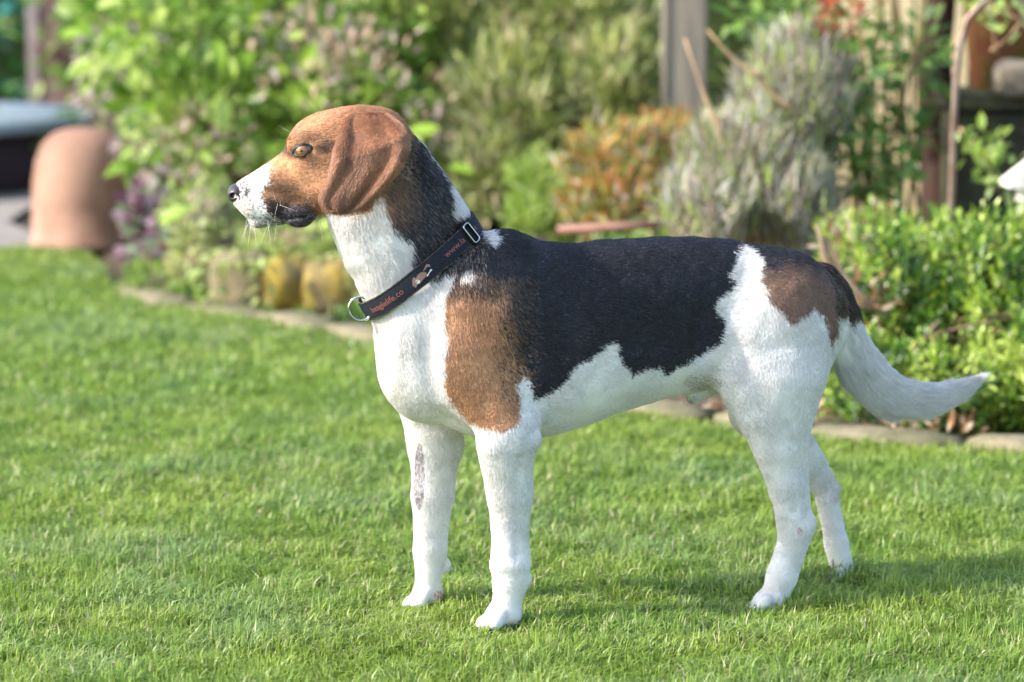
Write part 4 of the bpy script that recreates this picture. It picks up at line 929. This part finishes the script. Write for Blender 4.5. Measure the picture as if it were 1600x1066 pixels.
# ---- body colour and normals
bn = vert_normals(bodyV, bodyF)
bflow, bL = region_fields(bodyV)
body = mesh_np('body', bodyV, bodyF, m_coat, dog, True, pattern(bodyV))
earVF = {s: ear_mesh(s) for s in (-1, 1)}
def ear_col(p):
    s = project(d2w(p)); big = vnoise(p / .02, 51); fine = vnoise(p / .005, 52); rnd = rng.random(len(p)); x, y = s[:, 0] + rng.normal(0, 2, len(p)), s[:, 1]
    c = np.array(srgb(180, 130, 96)) * ((1 + .14 * big + .14 * fine) * (.7 + .6 * rng.random(len(p))))[:, None]
    t = np.clip((y - 290) / 40, 0, 1) * .35 + np.clip(1 - np.abs(x - 548) / 40, 0, 1) * np.clip((y - 170) / 60, 0, 1) * .45 + .15 * rnd
    t = t + .55 * (np.hypot((x - 634) / 12, (y - 240) / 10) < 1)  # dark spot paints the shade of the rear ear fold
    t = np.clip(t, 0, .8)[:, None]; c = c * (1 - t) + np.array(srgb(118, 82, 64)) * t
    return c
def is_eye(p):
    s = project(d2w(p)); x, y = s[:, 0] - 472.5, s[:, 1] - 235.5; c, q = math.cos(R(-20)), math.sin(R(-20)); a_, b_ = x * c + y * q, -x * q + y * c
    return (np.abs(a_) < 17) & (np.abs(b_) < 10.5 * np.sqrt(np.clip(1 - (a_ / 17) ** 2, 0, 1))) & ((p - CC) @ HVd < 0)
NH = int(800000 * FUR)
T, b, area = sample_surface(bodyV, bodyF, NH)
roots = (bodyV[T] * b[..., None]).sum(1); nn = (bn[T] * b[..., None]).sum(1); nn /= np.linalg.norm(nn, axis=1)[:, None]
fl = (bflow[T] * b[..., None]).sum(1); LL = (bL[T] * b).sum(1)
cc = pattern(roots)
rel = roots - CC; hgt = rel @ CN; rr_ = np.linalg.norm(rel - hgt[:, None] * CN, axis=1)
keep = ~((np.abs(hgt) < STW / 2 + .0012) & (rr_ > .04) & (rr_ < .14) & (roots[:, 0] < .1))
near = (hgt > STW / 2) & (hgt < STW / 2 + .012) & (rr_ < .14)
LL = np.where(near, LL * .55, LL)
hp = roots.copy(); hp[:, 1] = np.where((roots - H(500, 240)) @ HVd > 0, hp[:, 1] - 2 * ((roots - H(500, 240)) @ HVd), hp[:, 1])
sx = project(d2w(roots)); xx, yy = sx[:, 0] - 472.5, sx[:, 1] - 235.5; c_, q_ = math.cos(R(-20)), math.sin(R(-20)); a_, b_ = xx * c_ + yy * q_, -xx * q_ + yy * c_
keep &= ~((np.abs(a_) < 15) & (np.abs(b_) < 8.4))
keep &= ~((sx[:, 0] < 385) & (sx[:, 1] < 318) & (sx[:, 1] > 286) & (sx[:, 0] < 383 - (sx[:, 1] - 286) * .35))
low_ = (roots[:, 2] < .34) & (sx[:, 0] < 1300) | (roots[:, 2] < .22)
LL = np.where(low_, LL * .66, LL); LL = np.where(roots[:, 2] < .045, np.minimum(LL, .0016), LL)
LL = np.where(sx[:, 0] < 455, np.minimum(LL, .0045), LL)
# long feathering below the tail, short hair on its root
fur = make_fur('fur', roots[keep], nn[keep], fl[keep], LL[keep], cc[keep], dog); fur['kind'] = 'stuff'
for s in (-1, 1):
    eV, eF = earVF[s]; en = vert_normals(eV, eF); ear = mesh_np('ear', eV, eF, m_coat, dog, True, ear_col(eV))
    T, b, area2 = sample_surface(eV, eF, int(60000 * FUR)); r_ = (eV[T] * b[..., None]).sum(1); n_ = (en[T] * b[..., None]).sum(1); n_ /= np.linalg.norm(n_, axis=1)[:, None] + 1e-9
    fd = np.tile(H(556, 300) - H(572, 200), (len(r_), 1)); sgn = 1.0
    ef = make_fur('fur', r_, n_, fd, np.full(len(r_), .0055), ear_col(r_), ear, rad=.00024, lift=.3, mess=.14); ef['kind'] = 'stuff'
print('fur', round(time.time() - T0, 1))

# ---- eyes, lids, nose, whiskers
def uv_sphere(c, r, ax, n=40, m=28):
    z = np.array(ax) / np.linalg.norm(ax); x = np.cross(z, (0, 0, 1.0)); x /= np.linalg.norm(x); y = np.cross(z, x); V = []; ang = []
    for i in range(m + 1):
        f = math.pi * (i / m) ** 1.25
        for k in range(n):
            t = 2 * math.pi * k / n; rr = r * (1 + .05 * math.exp(-(f / .5) ** 4))
            V.append(np.array(c) + rr * (math.cos(f) * z + math.sin(f) * (math.cos(t) * x + math.sin(t) * y))); ang.append((f, t))
    F = [(i * n + k, i * n + (k + 1) % n, (i + 1) * n + (k + 1) % n, (i + 1) * n + k) for i in range(m) for k in range(n)]
    return np.array(V), np.array(F), np.array(ang)
m_eye = mat_attr('eye', rough=.12, spec=.5, coat=1.0)
m_lid = mat_flat('eyelid_skin', srgb(38, 26, 24), rough=.35, spec=.5, bump=.3, bscale=900)
ERAD = .0112
for s in (-1, 1):
    gz = s * HVd * .93 + (H(440, 236) - H(470, 236)) / np.linalg.norm(H(440, 236) - H(470, 236)) * .14 + np.array((0, 0, .02))
    V, F, A = uv_sphere(EYE[s], ERAD, gz, 64, 60); f, t = A[:, 0], A[:, 1]
    col = np.tile(np.array((.10, .07, .06)), (len(V), 1)); hx = (V - EYE[s]) @ (H(480, 236) - H(470, 236)); col[hx > .35 * ERAD * np.linalg.norm(H(480, 236) - H(470, 236))] = (.42, .36, .32)
    iris = f < .70; rad_n = f / .70
    st = .5 + .5 * np.sin(t * 23 + np.sin(t * 7) * 2)
    ic = np.array(srgb(148, 98, 56)) * (1.05 - .25 * st)[:, None] * (1.15 - .6 * np.clip((rad_n - .7) / .3, 0, 1))[:, None]
    col[iris] = ic[iris]; col[(f > .66) & (f < .80)] = (.03, .018, .012); col[f < .17] = (.02, .012, .010)
    eye = mesh_np('eye', V, F, m_eye, dog, True, col)
    # lids: the rim of the opening, laid on the head
    ring = []
    for k in range(40):
        a = 2 * math.pi * k / 40; u = math.cos(a) * 15.5; w = math.sin(a) * 8.6 * (abs(math.sin(a)) ** .25) * (1.0 if math.sin(a) < 0 else .95)
        c, q = math.cos(R(-20)), math.sin(R(-20)); x, y = 472.5 + u * c - w * q, 235.2 + u * q + w * c
        vs = np.arange(.055, .018, -.0004); pp = np.array([H(x, y, s * v) for v in vs]); fv = field(pp)
        de = np.linalg.norm(pp - EYE[s], axis=1) - ERAD
        i = np.argmax((fv < 0) | (de < .0002)); ring.append(pp[i] + s * HVd * .0004)
    ring = np.array(ring)
    for _ in range(3): ring = (np.roll(ring, 1, 0) + 2 * ring + np.roll(ring, -1, 0)) / 4
    rg = np.concatenate((ring, ring[:2]))
    MB().tube(rg, np.array([.0011 + .0008 * abs(math.cos(2 * math.pi * k / 40)) ** 3 for k in range(42)]), 8, cap=False).build('eyelid', m_lid, dog, True)
# nose
sv = PR; PR = []
ell(H, (372, 300), (17, 13.5, 19), 14, 5); ell(H, (369, 307), (12, 10, 15), 0, 5); ell(H, (379, 296), (15, 9, 16), 28, 5)
for s in (-1, 1):
    ell(H, (368, 304, s * .0095), (9.5, 8, 9), 0, 4)
    ell(H, (364.5, 305.5, s * .0125), (5.0, 4.2, 7), 25, 2, sub=True); cap(H, (366, 306, s * .0135), (377, 309, s * .0145), 2.6, 1.2, 1.5, 2, sub=True)
cap(H, (352, 300), (355, 320), 1.2, 1.6, 1, 2, sub=True)
nb = H(371, 302); nD = build_field(PR, .0007, nb - .024, nb + .024); nV, nF = surface_nets(nD, nb - .024, .0007); PR = sv
nV = laplace(nV, nF, 2, .4)
m_nose, nt, p, out = new_mat('nose_leather'); p.inputs['Base Color'].default_value = (*srgb(54, 45, 47), 1); p.inputs['Roughness'].default_value = .38; p.inputs['Coat Weight'].default_value = .25
tc = nt.nodes.new('ShaderNodeTexCoord'); vo = nt.nodes.new('ShaderNodeTexVoronoi'); vo.inputs['Scale'].default_value = 900; nt.links.new(tc.outputs['Object'], vo.inputs['Vector'])
bp = nt.nodes.new('ShaderNodeBump'); bp.inputs['Strength'].default_value = .5; bp.inputs['Distance'].default_value = .0005; nt.links.new(vo.outputs['Distance'], bp.inputs['Height']); nt.links.new(bp.outputs[0], p.inputs['Normal'])
mesh_np('nose', nV, nF, m_nose, dog, True)
# whiskers
wp = []; r2 = random.Random(5)
def whisker(px, py, dx, dy, Lw, s, drop):
    vs = np.arange(.06, .0, -.0005); pp = np.array([H(px, py, s * v) for v in vs]); i = np.argmax(field(pp) < 0); a0 = pp[i]
    e = H(px + 10, py) - H(px, py); e /= np.linalg.norm(e); d = e * dx + np.array((0, 0, -dy)) + s * HVd * .5; d /= np.linalg.norm(d)
    wp.append([a0 + d * Lw * t + np.array((0, 0, -1)) * drop * Lw * t * t for t in (0, .33, .66, 1)])
for k in range(11):
    for s in (-1, 1): whisker(r2.uniform(386, 436), r2.uniform(322, 350), r2.uniform(-.5, .5), r2.uniform(.5, 1.4), r2.uniform(.010, .026), s, r2.uniform(.1, .4))
for k in range(4): whisker(432 + 2 * k, 316 + 2 * k, r2.uniform(-.9, .9), r2.uniform(-.8, .9), .020, -1, 0)
whisker(452, 206, -1.0, -.6, .018, -1, 0); whisker(497, 338, .2, 1.0, .032, -1, .0)
wp = np.array(wp); sv_col = np.tile((.85, .82, .76), (len(wp), 1))
cu = bpy.data.hair_curves.new('whiskers'); cu.add_curves([4] * len(wp)); cu.attributes['position'].data.foreach_set('vector', wp.astype(np.float32).ravel())
(cu.attributes.get('radius') or cu.attributes.new('radius', 'FLOAT', 'POINT')).data.foreach_set('value', np.tile((.00018, .00016, .00012, .00004), len(wp)).astype(np.float32))
at_ = cu.attributes.new('col', 'FLOAT_COLOR', 'CURVE'); at_.data.foreach_set('color', np.concatenate((sv_col, np.ones((len(wp), 1))), 1).astype(np.float32).ravel())
cu.materials.append(m_fur); wo = link(bpy.data.objects.new('whiskers', cu), dog); wo['kind'] = 'stuff'

# ---- collar: strap, print, buckle, ring
m_strap = mat_flat('strap_webbing', srgb(24, 28, 38), srgb(36, 41, 54), 400, rough=.7, spec=.25, bump=.35, bscale=1500)
m_trim = mat_flat('strap_edging', srgb(92, 84, 70), srgb(34, 32, 32), 300, rough=.85, bump=.4, bscale=900)
m_print = mat_flat('orange_print', srgb(150, 90, 80), rough=.8)
m_print2 = mat_flat('brown_print', srgb(150, 118, 104), rough=.6); m_print3 = mat_flat('white_print', srgb(225, 225, 228), rough=.6)
m_steel = mat_flat('polished_steel', srgb(200, 198, 194), rough=.18, metal=1.0)
m_black_plastic = mat_flat('black_plastic', srgb(18, 18, 20), rough=.35)
GAP = .0042
def strap_pt(theta, c, off=0.0):                 # c from -1 (body side) to 1 (head side)
    f = (theta % (2 * math.pi)) / (2 * math.pi) * NTH; i = int(f) % NTH; u = f - int(f); j = (i + 1) % NTH
    r0 = rad_e[0][i] * (1 - u) + rad_e[0][j] * u; r1 = rad_e[1][i] * (1 - u) + rad_e[1][j] * u
    rm = (r0 + r1) / 2 + GAP; sl = (r1 - r0) / 2 * .55
    d = math.cos(theta) * CE + math.sin(theta) * CM
    return CC + CN * (c * STW / 2) + d * (rm + c * sl + off - .0006 * c * c)
def strap_mesh(cs, o_in, o_out, name, mat, parent, ths=None):
    ths = th if ths is None else ths; V = []; n = len(cs) * 2; closed = ths is th
    prof = [(c, o_out) for c in cs] + [(c, o_in) for c in reversed(cs)]
    for a in ths:
        for c, o_ in prof: V.append(strap_pt(a, c, o_))
    m = len(ths); F = [(i * n + k, i * n + (k + 1) % n, ((i + 1) % m) * n + (k + 1) % n, ((i + 1) % m) * n + k) for i in range(m if closed else m - 1) for k in range(n)]
    return mesh_np(name, np.array(V), np.array(F), mat, parent, True)
strap = strap_mesh([-1, -.96, -.6, 0, .6, .96, 1], 0, .0026, 'collar', m_strap, dog)
strap_mesh([1.0, 1.07, 1.12], .0002, .0030, 'edging', m_trim, strap); strap_mesh([-1.12, -1.07, -1.0], .0002, .0030, 'edging', m_trim, strap)
# where on the loop a photo pixel lies (near side of the dog: sin(theta) < 0)
TH2 = np.linspace(math.pi, 2 * math.pi, 400); pj = project(d2w(np.array([strap_pt(a, 0, .0026) for a in TH2])))
def th_at(px, py): return TH2[np.argmin(np.hypot(pj[:, 0] - px, pj[:, 1] - py))]
arc = np.concatenate(([0], np.cumsum(np.linalg.norm(np.diff(np.array([strap_pt(a, 0, .0026) for a in TH2]), axis=0), axis=1))))
def lay(V2, th0, y0=0.0):                        # flat art (x along the strap, y across) onto the strap
    s0 = np.interp(th0, TH2, arc); out_ = []
    for x, y in V2: out_.append(strap_pt(float(np.interp(s0 + x, arc, TH2)), float(np.clip((y + y0) / (STW / 2), -1, 1)), .0030))
    return np.array(out_)
def text_on(txt, px, py, size):
    cv = bpy.data.curves.new('t', 'FONT'); cv.body = txt; cv.size = size; cv.align_x = 'CENTER'; cv.align_y = 'CENTER'; cv.resolution_u = 3
    o = bpy.data.objects.new('t', cv); scene.collection.objects.link(o); dg = bpy.context.evaluated_depsgraph_get(); me = bpy.data.meshes.new_from_object(o.evaluated_get(dg))
    bm = bmesh.new(); bm.from_mesh(me); bmesh.ops.triangulate(bm, faces=bm.faces[:])
    for _ in range(1):
        le = [e for e in bm.edges if e.calc_length() > size * .25]; bmesh.ops.subdivide_edges(bm, edges=le, cuts=2); bmesh.ops.triangulate(bm, faces=bm.faces[:])
    V = [(v.co.x, v.co.y) for v in bm.verts]; F = [[v.index for v in f.verts] for f in bm.faces]; bm.free()
    bpy.data.objects.remove(o); bpy.data.curves.remove(cv); bpy.data.meshes.remove(me)
    return mesh_np('lettering', lay(V, th_at(px, py)), np.array(F), m_print, strap, False)
text_on('www.la', 706, 381, .0108); text_on('be', 736, 353, .0108); text_on('beaglelife.co', 602, 471, .0106)
def art(name, poly, px, py, mat):
    k = len(poly); c = np.mean(poly, axis=0); V = [tuple(c)] + [tuple(p) for p in poly]
    V = [(x / 1000, y / 1000) for x, y in V]; mesh_np(name, lay(V, th_at(px, py)), np.array([(0, 1 + i, 1 + (i + 1) % k) for i in range(k)]), mat, strap, False)
art('printed_puppy', [(-15, -3), (-13, -7), (-9, -5), (-6, -6), (-2, -5), (4, -4), (8, -2), (7, 1), (3, 4), (-2, 4), (-6, 2), (-8, 5), (-11, 3)], 656, 430, m_print2)
art('printed_face', [(-9.5, -4.5), (-6, -5.5), (-4, -3), (-6, 0), (-9, -.5)], 656, 430, m_print3)
art('printed_tail', [(5, 3), (14, 7.5), (17, 5), (16, 2), (15, 4), (13, 6), (8, 3)], 656, 430, m_print2)
art('printed_bone', [(6, -3.4), (5.4, -4.6), (7, -5.2), (8, -4.2), (13, -2.4), (15, -2.8), (15.4, -1.4), (14, -.4), (12.6, -1.2), (8, -3)], 656, 430, m_print3)
# buckle: a slide of black plastic with a steel bow round the strap
bt = th_at(726, 358); bc = strap_pt(bt, 0, .0026); tg = strap_pt(bt + .02, 0, .0026) - strap_pt(bt - .02, 0, .0026); tg /= np.linalg.norm(tg); ra = np.cross(CN, tg); ra *= np.sign(ra @ (bc - CC)); ra /= np.linalg.norm(ra); ac = np.cross(tg, ra); ac *= np.sign(ac @ CN)
def rrect(w, h, r, o_, n=6):
    pts = []
    for cx, cy, a0 in ((w, h, 0), (-w, h, 90), (-w, -h, 180), (w, -h, 270)):
        for k in range(n + 1): a = R(a0 + 90 * k / n); pts.append(bc + tg * (cx - math.copysign(r, cx) + r * math.cos(a)) + ac * (cy - math.copysign(r, cy) + r * math.sin(a)) + ra * o_)
    return np.array(pts + pts[:1])
MB().tube(rrect(.0055, .0135, .003, .0020), .0019, 8, cap=False).build('buckle', m_black_plastic, strap, True)
MB().tube(rrect(.0050, .0128, .003, .0042), .0009, 8, cap=False).build('buckle_bow', m_steel, strap, True)
# ring hanging at the front of the throat
rc = P(563.5, 482.5, -.006); e1 = P(573, 482, 0) - P(563, 482, 0); e1 /= np.linalg.norm(e1); e3 = np.array((0, 0, 1.0)); e1 = e1 * .93 + BVd * -.30; e1 /= np.linalg.norm(e1)
rp = np.array([rc + .0142 * (math.cos(a) * e1 + math.sin(a) * e3 * 1.02) for a in np.linspace(0, 2 * math.pi, 41)])
MB().tube(rp, .00165, 10, cap=False).build('collar_ring', m_steel, strap, True)
print('dog done', round(time.time() - T0, 1))
